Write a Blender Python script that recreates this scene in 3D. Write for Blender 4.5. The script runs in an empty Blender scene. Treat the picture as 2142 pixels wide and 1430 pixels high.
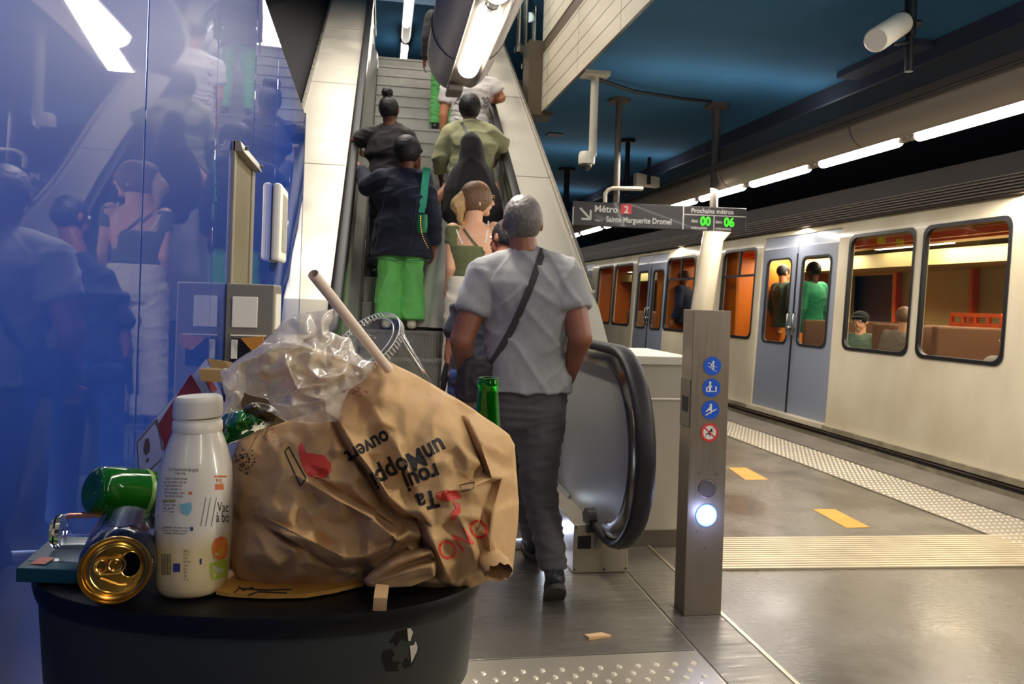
import bpy, bmesh, math, random
from mathutils import Vector, Matrix, noise
from mathutils.bvhtree import BVHTree
from mathutils.geometry import delaunay_2d_cdt
random.seed(7)
V = Vector
S = bpy.context.scene
COL = S.collection
# ------------------------------------------------------------------ camera
F_PX, CX, CY = 1600.0, 1071.0, 631.0
TH = math.atan((CX - 772) / F_PX)
ROLL = math.atan(0.033)
FW = V((math.sin(TH), math.cos(TH), 0)); RW = V((math.cos(TH), -math.sin(TH), 0)); UW = V((0, 0, 1))
CR = RW * math.cos(ROLL) + UW * math.sin(ROLL)
CU = UW * math.cos(ROLL) - RW * math.sin(ROLL)
C0 = V((0, 0, 1.3))
cam = bpy.data.cameras.new('camera'); camo = bpy.data.objects.new('camera', cam); COL.objects.link(camo)
cam.sensor_width = 36; cam.lens = F_PX / 2142 * 36; cam.shift_y = -(715 - CY) / 2142; cam.clip_start = 0.05
m = Matrix((CR, CU, -FW)).transposed().to_4x4(); m.translation = C0
camo.matrix_world = m
S.camera = camo
cam.dof.use_dof = True; cam.dof.focus_distance = 1.1; cam.dof.aperture_fstop = 16.0
S.view_settings.view_transform = 'Standard'; S.view_settings.look = 'None'
S.view_settings.gamma = 1; S.view_settings.use_curve_mapping = False
S.view_settings.exposure = 0.6
# ------------------------------------------------------------------ world
w = bpy.data.worlds.new('world'); S.world = w; w.use_nodes = True
w.node_tree.nodes['Background'].inputs[0].default_value = (1.0, 0.92, 0.82, 1)
w.node_tree.nodes['Background'].inputs[1].default_value = 0.10

def area(name, loc, sx, sy, power, target, col=(1, .93, .84)):
    l = bpy.data.lights.new(name, 'AREA'); l.shape = 'RECTANGLE'; l.size = sx; l.size_y = sy
    l.energy = power; l.color = col
    o = bpy.data.objects.new(name, l); COL.objects.link(o); o.location = loc
    o.rotation_euler = (V(target) - V(loc)).to_track_quat('-Z', 'Y').to_euler()
    return o

# ------------------------------------------------------------------ frames and pixel helpers
def proj(p):
    d = V(p) - C0; z = d.dot(FW)
    return CX + F_PX * d.dot(CR) / z, CY - F_PX * d.dot(CU) / z
def ray(px, py): return FW + CR * ((px - CX) / F_PX) - CU * ((py - CY) / F_PX)
def P(px, py, d): return C0 + ray(px, py) * d
def onz(px, py, z=0.0):
    r = ray(px, py); return C0 + r * ((z - 1.3) / r.z)
def frame(vpx):
    a = TH - math.atan((CX - vpx) / F_PX)
    yx = V((math.sin(a), math.cos(a), 0)); xx = V((math.cos(a), -math.sin(a), 0))
    f = lambda u, v, z: xx * u + yx * v + V((0, 0, z))
    return f, xx, yx
E, EX, EY = frame(797)
T, TX, TY = frame(755)
W3 = lambda x, y, z: V((x, y, z))
def Eu(px, v, z):
    a, b = proj(E(0, v, z))[0], proj(E(1, v, z))[0]
    return (px - a) / (b - a)
def Tv(px, py, u0=4.85, lean=0.05):
    # where the ray through a pixel meets the leaning side of the train: (v, z)
    r = ray(px, py); ru, rv, rz = r.dot(TX), r.dot(TY), r.z
    # u = u0 + lean*(z-.11), z = 1.3 + t rz
    t = (u0 + lean * 1.19) / (ru - lean * rz)
    return t * rv, 1.3 + t * rz

# ------------------------------------------------------------------ materials
def srgb(r, g, b):
    f = lambda c: (c / 12.92 if c <= .04045 else ((c + .055) / 1.055) ** 2.4)
    return (f(r / 255), f(g / 255), f(b / 255), 1)
class NT:
    def __init__(s, name):
        s.m = bpy.data.materials.new(name); s.m.use_nodes = True
        s.t = s.m.node_tree; s.b = s.t.nodes['Principled BSDF']
    def n(s, typ, **k):
        nd = s.t.nodes.new(typ)
        for a, b in k.items(): setattr(nd, a, b)
        return nd
    def l(s, a, b): s.t.links.new(a, b)
def mat(name, col, rough=.6, metal=0., bump=0., bscale=40., var=0., vscale=6., stretch=(1, 1, 1), rvar=0., coat=0., trans=0., ior=1.45, sss=0., sheen=0., var_col=None, emit=None, es=0., alpha=1., bdist=.002, spec=.5):
    q = NT(name); b = q.b
    if len(col) == 3: col = (*col, 1)
    b.inputs['Base Color'].default_value = col
    b.inputs['Roughness'].default_value = rough; b.inputs['Metallic'].default_value = metal
    b.inputs['Coat Weight'].default_value = coat; b.inputs['Coat Roughness'].default_value = .04
    b.inputs['Transmission Weight'].default_value = trans; b.inputs['IOR'].default_value = ior
    b.inputs['Sheen Weight'].default_value = sheen; b.inputs['Alpha'].default_value = alpha
    b.inputs['Specular IOR Level'].default_value = spec
    if sss:
        b.inputs['Subsurface Weight'].default_value = sss; b.inputs['Subsurface Scale'].default_value = .01
    if emit:
        b.inputs['Emission Color'].default_value = (*emit[:3], 1); b.inputs['Emission Strength'].default_value = es
    if bump or var or rvar:
        tc = q.n('ShaderNodeTexCoord'); mp = q.n('ShaderNodeMapping'); mp.inputs['Scale'].default_value = stretch
        q.l(tc.outputs['Object'], mp.inputs['Vector'])
    if bump:
        nz = q.n('ShaderNodeTexNoise'); nz.inputs['Scale'].default_value = bscale; nz.inputs['Detail'].default_value = 4
        q.l(mp.outputs[0], nz.inputs['Vector'])
        bp = q.n('ShaderNodeBump'); bp.inputs['Strength'].default_value = bump; bp.inputs['Distance'].default_value = bdist
        q.l(nz.outputs['Fac'], bp.inputs['Height']); q.l(bp.outputs[0], b.inputs['Normal'])
    if var or rvar:
        n2 = q.n('ShaderNodeTexNoise'); n2.inputs['Scale'].default_value = vscale; n2.inputs['Detail'].default_value = 5
        q.l(mp.outputs[0], n2.inputs['Vector'])
        if var:
            mr = q.n('ShaderNodeMapRange'); mr.inputs[1].default_value = .35; mr.inputs[2].default_value = .65
            q.l(n2.outputs['Fac'], mr.inputs[0])
            mx = q.n('ShaderNodeMix', data_type='RGBA'); mx.inputs[6].default_value = col
            mx.inputs[7].default_value = var_col or (col[0] * (1 - var), col[1] * (1 - var), col[2] * (1 - var), 1)
            q.l(mr.outputs[0], mx.inputs[0]); q.l(mx.outputs[2], b.inputs['Base Color'])
        if rvar:
            m2 = q.n('ShaderNodeMapRange'); m2.inputs[1].default_value = .3; m2.inputs[2].default_value = .7
            m2.inputs[3].default_value = max(0, rough - rvar); m2.inputs[4].default_value = min(1, rough + rvar)
            q.l(n2.outputs['Fac'], m2.inputs[0]); q.l(m2.outputs[0], b.inputs['Roughness'])
    return q.m
def thin_glass(name, tint, refl=.12, rough=.02):
    q = NT(name); t = q.t; t.nodes.remove(q.b); out = t.nodes['Material Output']
    a = q.n('ShaderNodeBsdfTransparent'); a.inputs[0].default_value = (*tint, 1)
    g = q.n('ShaderNodeBsdfGlossy'); g.inputs['Roughness'].default_value = rough; g.inputs[0].default_value = (1, 1, 1, 1)
    lw = q.n('ShaderNodeLayerWeight'); lw.inputs[0].default_value = .5
    fr = q.n('ShaderNodeMath', operation='POWER'); fr.inputs[1].default_value = 4.5; q.l(lw.outputs['Facing'], fr.inputs[0])
    ad = q.n('ShaderNodeMath', operation='ADD'); ad.inputs[1].default_value = refl
    mx = q.n('ShaderNodeMixShader')
    q.l(fr.outputs[0], ad.inputs[0]); q.l(ad.outputs[0], mx.inputs[0]); q.l(a.outputs[0], mx.inputs[1]); q.l(g.outputs[0], mx.inputs[2])
    q.l(mx.outputs[0], out.inputs[0])
    return q.m
M = {}
M['black'] = mat('black plastic', srgb(24, 24, 26), .45)
M['rubber'] = mat('black rubber', srgb(24, 23, 24), .5, spec=.35)
M['steel'] = mat('brushed steel', srgb(150, 144, 134), .33, 1, bump=.12, bscale=60, stretch=(1, 1, 14), rvar=.08, vscale=3)
M['steel_dark'] = mat('worn steel', srgb(112, 104, 94), .42, 1, bump=.1, bscale=60, stretch=(1, 1, 10), rvar=.1)
M['deck'] = mat('satin steel deck', srgb(186, 180, 166), .42, .75, rvar=.1, vscale=2, var=.08)
M['polished'] = mat('polished steel', srgb(170, 166, 158), .18, 1, bump=.03, bscale=8)
M['plate'] = mat('landing steel', srgb(142, 134, 120), .34, .6, bump=.07, bscale=30, stretch=(1, 8, 1), rvar=.12, vscale=5, var=.35)
M['step'] = mat('step aluminium', srgb(150, 148, 140), .45, .6, var=.15)
M['step_groove'] = mat('step groove', srgb(40, 39, 37), .7)
M['cream'] = mat('cream train paint', srgb(226, 214, 188), .22, var=.22, vscale=1.6, coat=.5, stretch=(1, 1, .6), var_col=srgb(205, 190, 160))
M['door_grey'] = mat('grey train door paint', srgb(136, 142, 156), .28, coat=.4)
M['train_dark'] = mat('train roof dark', srgb(52, 46, 42), .6)
M['orange'] = mat('orange laminate', srgb(214, 118, 30), .4)
M['orange2'] = mat('orange frame paint', srgb(226, 96, 34), .35)
M['brown_seat'] = mat('brown seat fabric', srgb(112, 78, 50), .8)
M['yellow_cream'] = mat('cream interior panel', srgb(196, 180, 118), .5)
M['white_emit'] = mat('fluorescent tube', (1, 1, 1), .5, emit=(1, .95, .88), es=6)
M['white_emit2'] = mat('weak tube', (1, 1, 1), .5, emit=(1, .93, .8), es=6)
M['housing'] = mat('taupe lamp housing', srgb(168, 158, 143), .38, .15)
M['housing_dark'] = mat('dark taupe housing', srgb(96, 88, 80), .5)
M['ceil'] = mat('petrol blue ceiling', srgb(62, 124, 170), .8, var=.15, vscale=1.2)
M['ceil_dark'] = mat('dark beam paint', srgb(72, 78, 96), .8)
M['void'] = mat('black cladding', srgb(16, 14, 14), .8)
M['tile_brown'] = mat('brown stone', srgb(98, 84, 68), .5)
M['beige'] = mat('beige paint', srgb(206, 196, 176), .35)
M['white_pl'] = mat('white plastic', srgb(234, 226, 206), .35)
M['grey_pl'] = mat('grey painted steel', srgb(138, 130, 116), .4, .3)
M['concrete'] = mat('platform edge stone', srgb(120, 110, 96), .7, bump=.3, bscale=20, var=.3, vscale=3)
M['red'] = mat('red print', srgb(206, 62, 44), .5)
M['signred'] = mat('red sign square', srgb(186, 44, 44), .4, emit=srgb(200, 60, 60)[:3], es=.15)
M['white_ink'] = mat('white lettering', srgb(222, 220, 212), .5)
M['black_ink'] = mat('black lettering', srgb(26, 22, 18), .7)
M['sign'] = mat('dark sign enamel', srgb(56, 52, 52), .38, coat=.05)
M['led'] = mat('green led', (0, 0, 0), .5, emit=(.06, 1, .02), es=1.1)
M['blue_sign'] = mat('blue sticker', srgb(30, 84, 190), .35)
M['blue_lamp'] = mat('blue led lamp', (.1, .2, 1), .3, emit=(.04, .12, 1), es=3.5)
M['blue_core'] = mat('blue white led', (.1, .2, 1), .3, emit=(.75, .85, 1), es=12)
M['yellow'] = mat('yellow floor paint', srgb(222, 160, 56), .5, var=.15)
M['kraft'] = mat('brown kraft paper', srgb(190, 151, 100), .75, bump=.7, bscale=30, var=.12, vscale=9, bdist=.003)
M['can_gold'] = mat('gold can lid', srgb(214, 170, 84), .22, 1)
M['can_body'] = mat('dark blue can', srgb(22, 26, 44), .16, .6, coat=.6)
M['teal'] = mat('teal card', srgb(14, 66, 78), .5)
M['green_gl'] = mat('green bottle glass', srgb(20, 170, 30), .03, trans=.92, ior=1.45)
M['bin'] = mat('black bin plastic', srgb(54, 56, 51), .5, spec=.25, bump=.05, bscale=300)
M['bin_lip'] = mat('black bin lip', srgb(20, 20, 19), .42, spec=.3)
SKIN = dict(dark=mat('dark brown skin', srgb(122, 74, 52), .5, sss=.05), tan=mat('tan skin', srgb(190, 128, 92), .5, sss=.05),
            light=mat('light skin', srgb(216, 164, 128), .5, sss=.08), deep=mat('deep skin', srgb(92, 56, 42), .5, sss=.05))
def hair_m(name, c): return mat(name, c, .55, bump=.5, bscale=120, var=.25, vscale=60)
HAIR = dict(black=hair_m('black hair', srgb(26, 22, 22)), grey=hair_m('cropped grey hair', srgb(92, 85, 80)), brown=hair_m('brown hair', srgb(120, 88, 60)))
HAIR['blond'] = hair_m('blond ponytail', srgb(196, 158, 104))
def cloth(name, c, **k): return mat(name, c, .85, bump=k.pop('bump', .25), bscale=k.pop('bscale', 30), sheen=.1, var=k.pop('var', .08), bdist=.006, **k)

# ------------------------------------------------------------------ mesh builder
def tag(o, label, cat, group=None, kind=None):
    if label: o['label'] = label
    if cat: o['category'] = cat
    if group: o['group'] = group
    if kind: o['kind'] = kind
    return o
def empty(name, loc, label, cat, group=None):
    o = bpy.data.objects.new(name, None); COL.objects.link(o); o.location = loc; o.empty_display_size = .1
    return tag(o, label, cat, group)
def wloc(o):
    l = V(o.location)
    while o.parent: o = o.parent; l += V(o.location)
    return l
def link_mesh(name, me, parent=None, base=None):
    o = bpy.data.objects.new(name, me); COL.objects.link(o)
    if parent is not None:
        off = wloc(parent); o.parent = parent
        if parent.type == 'EMPTY' or True: me.transform(Matrix.Translation(-off))
    elif len(me.vertices):
        xs = [v.co for v in me.vertices]
        lo = V([min(c[i] for c in xs) for i in range(3)]); hi = V([max(c[i] for c in xs) for i in range(3)])
        off = V(((lo.x + hi.x) / 2, (lo.y + hi.y) / 2, lo.z)) if base is None else V(base)
        me.transform(Matrix.Translation(-off)); o.location = off
    return o
class MB:
    def __init__(s): s.v = []; s.f = []; s.mi = []; s.cur = 0
    def add(s, vs, fs):
        o = len(s.v); s.v += [V(p) for p in vs]; s.f += [tuple(i + o for i in f) for f in fs]; s.mi += [s.cur] * len(fs)
        return s
    def box(s, lo, hi, fr=W3):
        x0, y0, z0 = lo; x1, y1, z1 = hi
        c = [(x0, y0, z0), (x1, y0, z0), (x1, y1, z0), (x0, y1, z0), (x0, y0, z1), (x1, y0, z1), (x1, y1, z1), (x0, y1, z1)]
        return s.add([fr(*p) for p in c], [(0, 3, 2, 1), (4, 5, 6, 7), (0, 1, 5, 4), (1, 2, 6, 5), (2, 3, 7, 6), (3, 0, 4, 7)])
    def hexa(s, c8):
        return s.add(c8, [(0, 3, 2, 1), (4, 5, 6, 7), (0, 1, 5, 4), (1, 2, 6, 5), (2, 3, 7, 6), (3, 0, 4, 7)])
    def prism(s, pts, vec):
        n = len(pts); a = [V(p) for p in pts]; b = [p + V(vec) for p in a]
        return s.add(a + b, [tuple(range(n))[::-1], tuple(range(n, 2 * n))] + [(i, (i + 1) % n, (i + 1) % n + n, i + n) for i in range(n)])
    def rings(s, rs, cap=True, loop=True):
        n = len(rs[0]); vs = [p for r in rs for p in r]; fs = []
        for k in range(len(rs) - 1):
            for i in range(n if loop else n - 1):
                j = (i + 1) % n
                fs.append((k * n + i, k * n + j, (k + 1) * n + j, (k + 1) * n + i))
        if cap: fs += [tuple(range(n))[::-1], tuple(range((len(rs) - 1) * n, len(rs) * n))]
        return s.add(vs, fs)
    def ell(s, c, ax, ay, n=20, pw=2.0):
        out = []
        for i in range(n):
            a = 2 * math.pi * i / n; ca, sa = math.cos(a), math.sin(a)
            e = 2 / pw
            out.append(V(c) + V(ax) * (math.copysign(abs(ca) ** e, ca)) + V(ay) * (math.copysign(abs(sa) ** e, sa)))
        return out
    def loft(s, rr, n=20, pw=2.0, cap=True): return s.rings([s.ell(c, ax, ay, n, pw) for c, ax, ay in rr], cap)
    def tube(s, pts, r, n=12, cap=True, up=None):
        pts = [V(p) for p in pts]; rs = []
        prev = None
        for i, p in enumerate(pts):
            t = (pts[min(i + 1, len(pts) - 1)] - pts[max(i - 1, 0)]).normalized()
            if prev is None:
                a = V((0, 0, 1)) if abs(t.z) < .9 else V((1, 0, 0)); x = t.cross(a).normalized()
            else:
                x = (prev - t * prev.dot(t)).normalized()
            prev = x; y = t.cross(x)
            rad = r[i] if isinstance(r, (list, tuple)) else r
            rs.append(s.ell(p, x * rad, y * rad, n))
        return s.rings(rs, cap)
    def lathe(s, c, prof, axis=V((0, 0, 1)), n=32, cap=True, sx=1.0, pw=2.0, xd=None):
        axis = V(axis).normalized()
        if xd is None:
            a = V((1, 0, 0)) if abs(axis.x) < .9 else V((0, 1, 0)); xd = (a - axis * a.dot(axis)).normalized()
        yd = axis.cross(xd)
        return s.rings([s.ell(V(c) + axis * h, xd * r, yd * r * sx, n, pw) for r, h in prof], cap)
    def cap2(s, p0, r0, p1, r1, n=14):
        p0, p1 = V(p0), V(p1); d = p1 - p0; L = d.length
        if L < 1e-5: d = V((0, 0, 1)); L = 1e-5
        d = d.normalized(); rr = []
        for k in range(5):
            a = math.pi / 2 * (1 - k / 5); rr.append((-r0 * math.sin(a), max(r0 * math.cos(a), r0 * .08)))
        rr += [(0, r0), (L, r1)]
        for k in range(1, 6):
            a = math.pi / 2 * k / 5; rr.append((L + r1 * math.sin(a), max(r1 * math.cos(a), r1 * .08)))
        return s.lathe(p0, [(r, h) for h, r in rr], d, n)
    def ball(s, c, r, m3=None, n=16):
        rx, ry, rz = r if isinstance(r, (tuple, list)) else (r, r, r); m3 = m3 or Matrix.Identity(3); rs = []
        for k in range(n // 2 + 1):
            a = math.pi * k / (n // 2); q = max(math.sin(a), .02); h = -math.cos(a)
            rs.append([V(c) + m3 @ V((rx * q * math.cos(2 * math.pi * i / n), ry * q * math.sin(2 * math.pi * i / n), rz * h)) for i in range(n)])
        return s.rings(rs)
    def mesh(s, name, mats, smooth=False, recalc=True):
        me = bpy.data.meshes.new(name); me.from_pydata(s.v, [], s.f)
        mats = mats if isinstance(mats, (list, tuple)) else [mats]
        for m_ in mats: me.materials.append(m_)
        for p_, i in zip(me.polygons, s.mi): p_.material_index = min(i, len(mats) - 1)
        if recalc:
            bm = bmesh.new(); bm.from_mesh(me); bmesh.ops.recalc_face_normals(bm, faces=bm.faces); bm.to_mesh(me); bm.free()
        if smooth:
            for p_ in me.polygons: p_.use_smooth = True
        me.update(); return me
    def build(s, name, mats, parent=None, smooth=False, bevel=0, base=None, sharp=None):
        me = s.mesh(name, mats, smooth)
        o = link_mesh(name, me, parent, base)
        if bevel:
            b = o.modifiers.new('bevel', 'BEVEL'); b.width = bevel; b.segments = 2; b.limit_method = 'ANGLE'; b.angle_limit = math.radians(40)
        if smooth and sharp is None: sharp = 40
        if smooth and sharp:
            try: me.set_sharp_from_angle(angle=math.radians(sharp))
            except Exception: pass
        return o
def blob(mb, name, m_, parent, vox=.008, it=5, wr=None, sub=0):
    me = mb.mesh(name, m_)
    o = bpy.data.objects.new('tmp', me); COL.objects.link(o)
    r = o.modifiers.new('r', 'REMESH'); r.mode = 'VOXEL'; r.voxel_size = vox; r.adaptivity = 0
    dg = bpy.context.evaluated_depsgraph_get(); ev = o.evaluated_get(dg)
    nm = bpy.data.meshes.new_from_object(ev); nm.name = name
    bpy.data.objects.remove(o); bpy.data.meshes.remove(me)
    bm = bmesh.new(); bm.from_mesh(nm)
    for _ in range(it): bmesh.ops.smooth_vert(bm, verts=bm.verts, factor=.5, use_axis_x=True, use_axis_y=True, use_axis_z=True)
    if wr:
        bm.normal_update()
        mv = [(v_, wr(v_.co, v_.normal)) for v_ in bm.verts]
        for v_, h in mv: v_.co += v_.normal * h
    bm.to_mesh(nm); bm.free()
    for p_ in nm.polygons: p_.use_smooth = True
    nm.materials.clear()
    for q in (m_ if isinstance(m_, (list, tuple)) else [m_]): nm.materials.append(q)
    return link_mesh(name, nm, parent)
def wrinkle(amp, sc=(12, 12, 12), off=0., k=1.5):
    def f(c, n):
        q = noise.noise(V((c.x * sc[0] + off, c.y * sc[1], c.z * sc[2])))
        r = 1 - abs(q) * 2.2
        return amp * (r ** k if r > 0 else 0) - amp * .35
    return f
def text(mb, s, size, fn, bold=0., align='LEFT', maxe=None):
    cu = bpy.data.curves.new('t', 'FONT'); cu.body = s; cu.size = size; cu.offset = bold; cu.align_x = align; cu.resolution_u = 3
    o = bpy.data.objects.new('t', cu); COL.objects.link(o)
    dg = bpy.context.evaluated_depsgraph_get(); me = bpy.data.meshes.new_from_object(o.evaluated_get(dg))
    bpy.data.objects.remove(o); bpy.data.curves.remove(cu)
    bm = bmesh.new(); bm.from_mesh(me); bpy.data.meshes.remove(me)
    if maxe:
        bmesh.ops.triangulate(bm, faces=bm.faces)
        for _ in range(3):
            ed = [e for e in bm.edges if e.calc_length() > maxe]
            if not ed: break
            bmesh.ops.subdivide_edges(bm, edges=ed, cuts=1); bmesh.ops.triangulate(bm, faces=bm.faces)
    mb.add([fn(v_.co.x, v_.co.y) for v_ in bm.verts], [tuple(v_.index for v_ in f.verts) for f in bm.faces]); bm.free()
    return mb
def plane_fn(o, x, y): return lambda a, b: V(o) + V(x) * a + V(y) * b
def disc(mb, c, x, y, r, n=28, r2=None):
    if r2: return mb.rings([mb.ell(c, V(x) * r2, V(y) * r2, n), mb.ell(c, V(x) * r, V(y) * r, n)], cap=False)
    return mb.add(mb.ell(c, V(x) * r, V(y) * r, n), [tuple(range(n))])
def world_bvh(objs):
    vs, fs = [], []
    for o in objs:
        off = wloc(o); b = len(vs)
        vs += [v_.co + off for v_ in o.data.vertices]; fs += [tuple(i + b for i in p_.vertices) for p_ in o.data.polygons]
    return BVHTree.FromPolygons(vs, fs)
def caster(tree, lift=.0006, dd=.8):
    def f(px, py):
        r = ray(px, py); rn = r.normalized(); h = tree.ray_cast(C0, rn)
        if h[0] is None: return P(px, py, dd)
        return h[0] - rn * lift
    return f
# ================================================================== SETTING
def struct(o, kind='structure'): o['kind'] = kind; return o
# --- platform floor
def floor_mat():
    q = NT('wet dark platform floor'); b = q.b
    tc = q.n('ShaderNodeTexCoord')
    n1 = q.n('ShaderNodeTexNoise'); n1.inputs['Scale'].default_value = 2.2; n1.inputs['Detail'].default_value = 6
    n2 = q.n('ShaderNodeTexNoise'); n2.inputs['Scale'].default_value = 26; n2.inputs['Detail'].default_value = 5
    mp = q.n('ShaderNodeMapping'); mp.inputs['Scale'].default_value = (1, 2.2, 1)
    q.l(tc.outputs['Object'], mp.inputs[0]); q.l(tc.outputs['Object'], n1.inputs['Vector']); q.l(mp.outputs[0], n2.inputs['Vector'])
    cr = q.n('ShaderNodeValToRGB'); cr.color_ramp.elements[0].position = .35; cr.color_ramp.elements[0].color = srgb(98, 90, 76)
    cr.color_ramp.elements[1].position = .7; cr.color_ramp.elements[1].color = srgb(124, 114, 98)
    q.l(n1.outputs['Fac'], cr.inputs[0]); q.l(cr.outputs[0], b.inputs['Base Color'])
    mr = q.n('ShaderNodeMapRange'); mr.inputs[1].default_value = .3; mr.inputs[2].default_value = .7; mr.inputs[3].default_value = .16; mr.inputs[4].default_value = .34
    q.l(n1.outputs['Fac'], mr.inputs[0]); q.l(mr.outputs[0], b.inputs['Roughness'])
    bp = q.n('ShaderNodeBump'); bp.inputs['Strength'].default_value = .35; bp.inputs['Distance'].default_value = .004
    q.l(n2.outputs['Fac'], bp.inputs['Height']); q.l(bp.outputs[0], b.inputs['Normal'])
    return q.m
mb = MB(); mb.box((-9, -12, -.3), (4.25, 60, 0), T)
floor = struct(mb.build('floor', floor_mat()))
mb = MB(); mb.box((4.25, -12, -.3), (4.66, 60, .004), T); mb.box((4.66, -12, -.25), (4.70, 60, -.02), T)
struct(mb.build('trim_1', M['concrete']))          # platform edge stone
mb = MB(); mb.box((4.70, -12, -1.4), (9.5, 60, -1.2), T)
struct(mb.build('floor_1', M['void']))             # track bed
# --- ribbed steel band across the platform
mb = MB()
a0, a1 = onz(1500, 1193), onz(2230, 1186); b0, b1 = onz(1440, 1127), onz(2230, 1119)
N = 15
for i in range(N):
    t0, t1 = i / N, (i + .62) / N
    q = [a0.lerp(b0, t0), a1.lerp(b1, t0), a1.lerp(b1, t1), a0.lerp(b0, t1)]
    mb.hexa([V((p.x, p.y, .001)) for p in q] + [V((p.x, p.y, .012)) for p in q])
q = [a0, a1, b1, b0]; mb.hexa([V((p.x, p.y, .0005)) for p in q] + [V((p.x, p.y, .006)) for p in q])
tag(mb.build('ribbed_strip', mat('bright ribbed aluminium', srgb(214, 200, 170), .38, .5, var=.15)), 'bright ribbed metal strip running across the dark platform floor', 'floor strip')
# --- tactile strip
mb = MB(); u0, u1 = 3.72, 4.2
mb.box((u0, 1.5, .001), (u1, 30, .008), T)
mb2 = MB(); v = 2.5
while v < 15:
    for k in range(12):
        uu = u0 + .02 + k * (u1 - u0 - .04) / 11
        c = T(uu, v, .008); r = .012
        mb2.rings([mb2.ell(c, TX * r, TY * r, 6), mb2.ell(c + V((0, 0, .006)), TX * r * .6, TY * r * .6, 6)])
    v += .07
ts = mb.build('tactile_strip', mat('tactile strip base', srgb(150, 138, 118), .45))
tag(ts, 'pale studded tactile warning strip along the platform edge', 'tactile strip')
st = mb2.build('stud', mat('tactile stud', srgb(232, 222, 198), .3, .2), ts); st['kind'] = 'stuff'
# --- yellow dashes
for n_, q in enumerate([[(1523, 978), (1560, 978), (1607, 1003), (1560, 1004)], [(1700, 1065), (1746, 1065), (1820, 1103), (1770, 1104)]]):
    mb = MB(); p = [onz(*a) for a in q]; mb.hexa([V((a.x, a.y, .0008)) for a in p] + [V((a.x, a.y, .0025)) for a in p])
    tag(mb.build('floor_marking', M['yellow']), ['yellow dash painted on the platform floor right beside the steel post', 'yellow dash painted on the platform floor, nearer the tactile strip'][n_], 'floor marking', 'yellow floor dashes')
# --- steel landing plates
mb = MB(); mb.box((-.36, 2.726, .001), (1.21, 4.08, .010), E)
lp = tag(mb.build('landing_plate', M['plate'], bevel=.002), 'brushed dark steel landing plate in front of the escalator', 'floor plate')
mb = MB(); mb.box((-.36, -.5, .001), (1.21, 2.72, .010), E); mb.build('studded_plate', mat('pale studded steel', srgb(176, 166, 146), .34, .5, bump=.05, bscale=30), lp, bevel=.002)
mb = MB(); mb.box((1.222, -.5, .001), (1.455, 4.0, .010), E); mb.build('side_plate', M['plate'], lp, bevel=.002)
mb = MB(); mb.box((1.21, -.5, .001), (1.222, 4.0, .006), E); mb.box((1.455, -.5, .001), (1.472, 4.0, .013), E)
mb.build('edge_trim', mat('bright edge strip', srgb(196, 184, 160), .3, .8), lp)
mb = MB(); v = 2.62; row = 0
while v > 1.6:
    u = -.38 + (row % 2) * .035
    while u < 1.19:
        c = E(u, v, .010); r = .012
        mb.rings([mb.ell(c, EX * r, EY * r, 8), mb.ell(c + V((0, 0, .005)), EX * r * .7, EY * r * .7, 8)]); u += .07
    v -= .05; row += 1
o = mb.build('stud', mat('landing stud', srgb(232, 220, 196), .25, .3), lp); o['kind'] = 'stuff'
# --- paper scrap
mb = MB(); q = [(1222, 1333), (1258, 1330), (1279, 1338), (1232, 1344)]
p = [onz(*a) for a in q]; mb.hexa([V((a.x, a.y, .0105)) for a in p] + [V((a.x, a.y, .013 + .003 * i)) for i, a in enumerate(p)])
tag(mb.build('paper_scrap', mat('torn card', srgb(214, 174, 122), .8)), 'small torn scrap of beige card lying on the steel landing plate', 'scrap')

# --- blue wall
def blue_mat():
    q = NT('glossy blue enamel'); b = q.b
    b.inputs['Coat Weight'].default_value = 1; b.inputs['Coat Roughness'].default_value = .015; b.inputs['Coat IOR'].default_value = 1.5
    b.inputs['Roughness'].default_value = .5; b.inputs['Specular IOR Level'].default_value = .1
    tc = q.n('ShaderNodeTexCoord')
    n1 = q.n('ShaderNodeTexNoise'); n1.inputs['Scale'].default_value = 1.6; n1.inputs['Detail'].default_value = 1
    q.l(tc.outputs['Object'], n1.inputs['Vector'])
    bp = q.n('ShaderNodeBump'); bp.inputs['Strength'].default_value = .12; bp.inputs['Distance'].default_value = .02
    q.l(n1.outputs['Fac'], bp.inputs['Height'])
    q.l(bp.outputs[0], b.inputs['Coat Normal']); q.l(bp.outputs[0], b.inputs['Normal'])
    # stretched noise mixes in streaks of slightly paler blue
    n2 = q.n('ShaderNodeTexNoise'); n2.inputs['Scale'].default_value = 9; n2.inputs['Detail'].default_value = 6
    mp = q.n('ShaderNodeMapping'); mp.inputs['Scale'].default_value = (1, 3, .6)
    q.l(tc.outputs['Object'], mp.inputs[0]); q.l(mp.outputs[0], n2.inputs['Vector'])
    mr = q.n('ShaderNodeMapRange'); mr.inputs[1].default_value = .62; mr.inputs[2].default_value = .8; mr.inputs[4].default_value = .25
    q.l(n2.outputs['Fac'], mr.inputs[0])
    mx = q.n('ShaderNodeMix', data_type='RGBA'); mx.inputs[6].default_value = srgb(12, 56, 140); mx.inputs[7].default_value = srgb(48, 80, 146)
    q.l(mr.outputs[0], mx.inputs[0]); q.l(mx.outputs[2], b.inputs['Base Color'])
    return q.m
AW, HW = -.385, 2.31
def AWv(px, py=600):
    r = ray(px, py); return r.y * AW / r.x
seams = [AWv(x, y) for x, y in ((300, 400), (450, 300), (530, 300), (577, 300), (608, 300), (637, 300))]
vv = [-3.2, -2.6, -2.0, -1.4, -.8, -.2, .1, .7] + seams
mb = MB()
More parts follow.
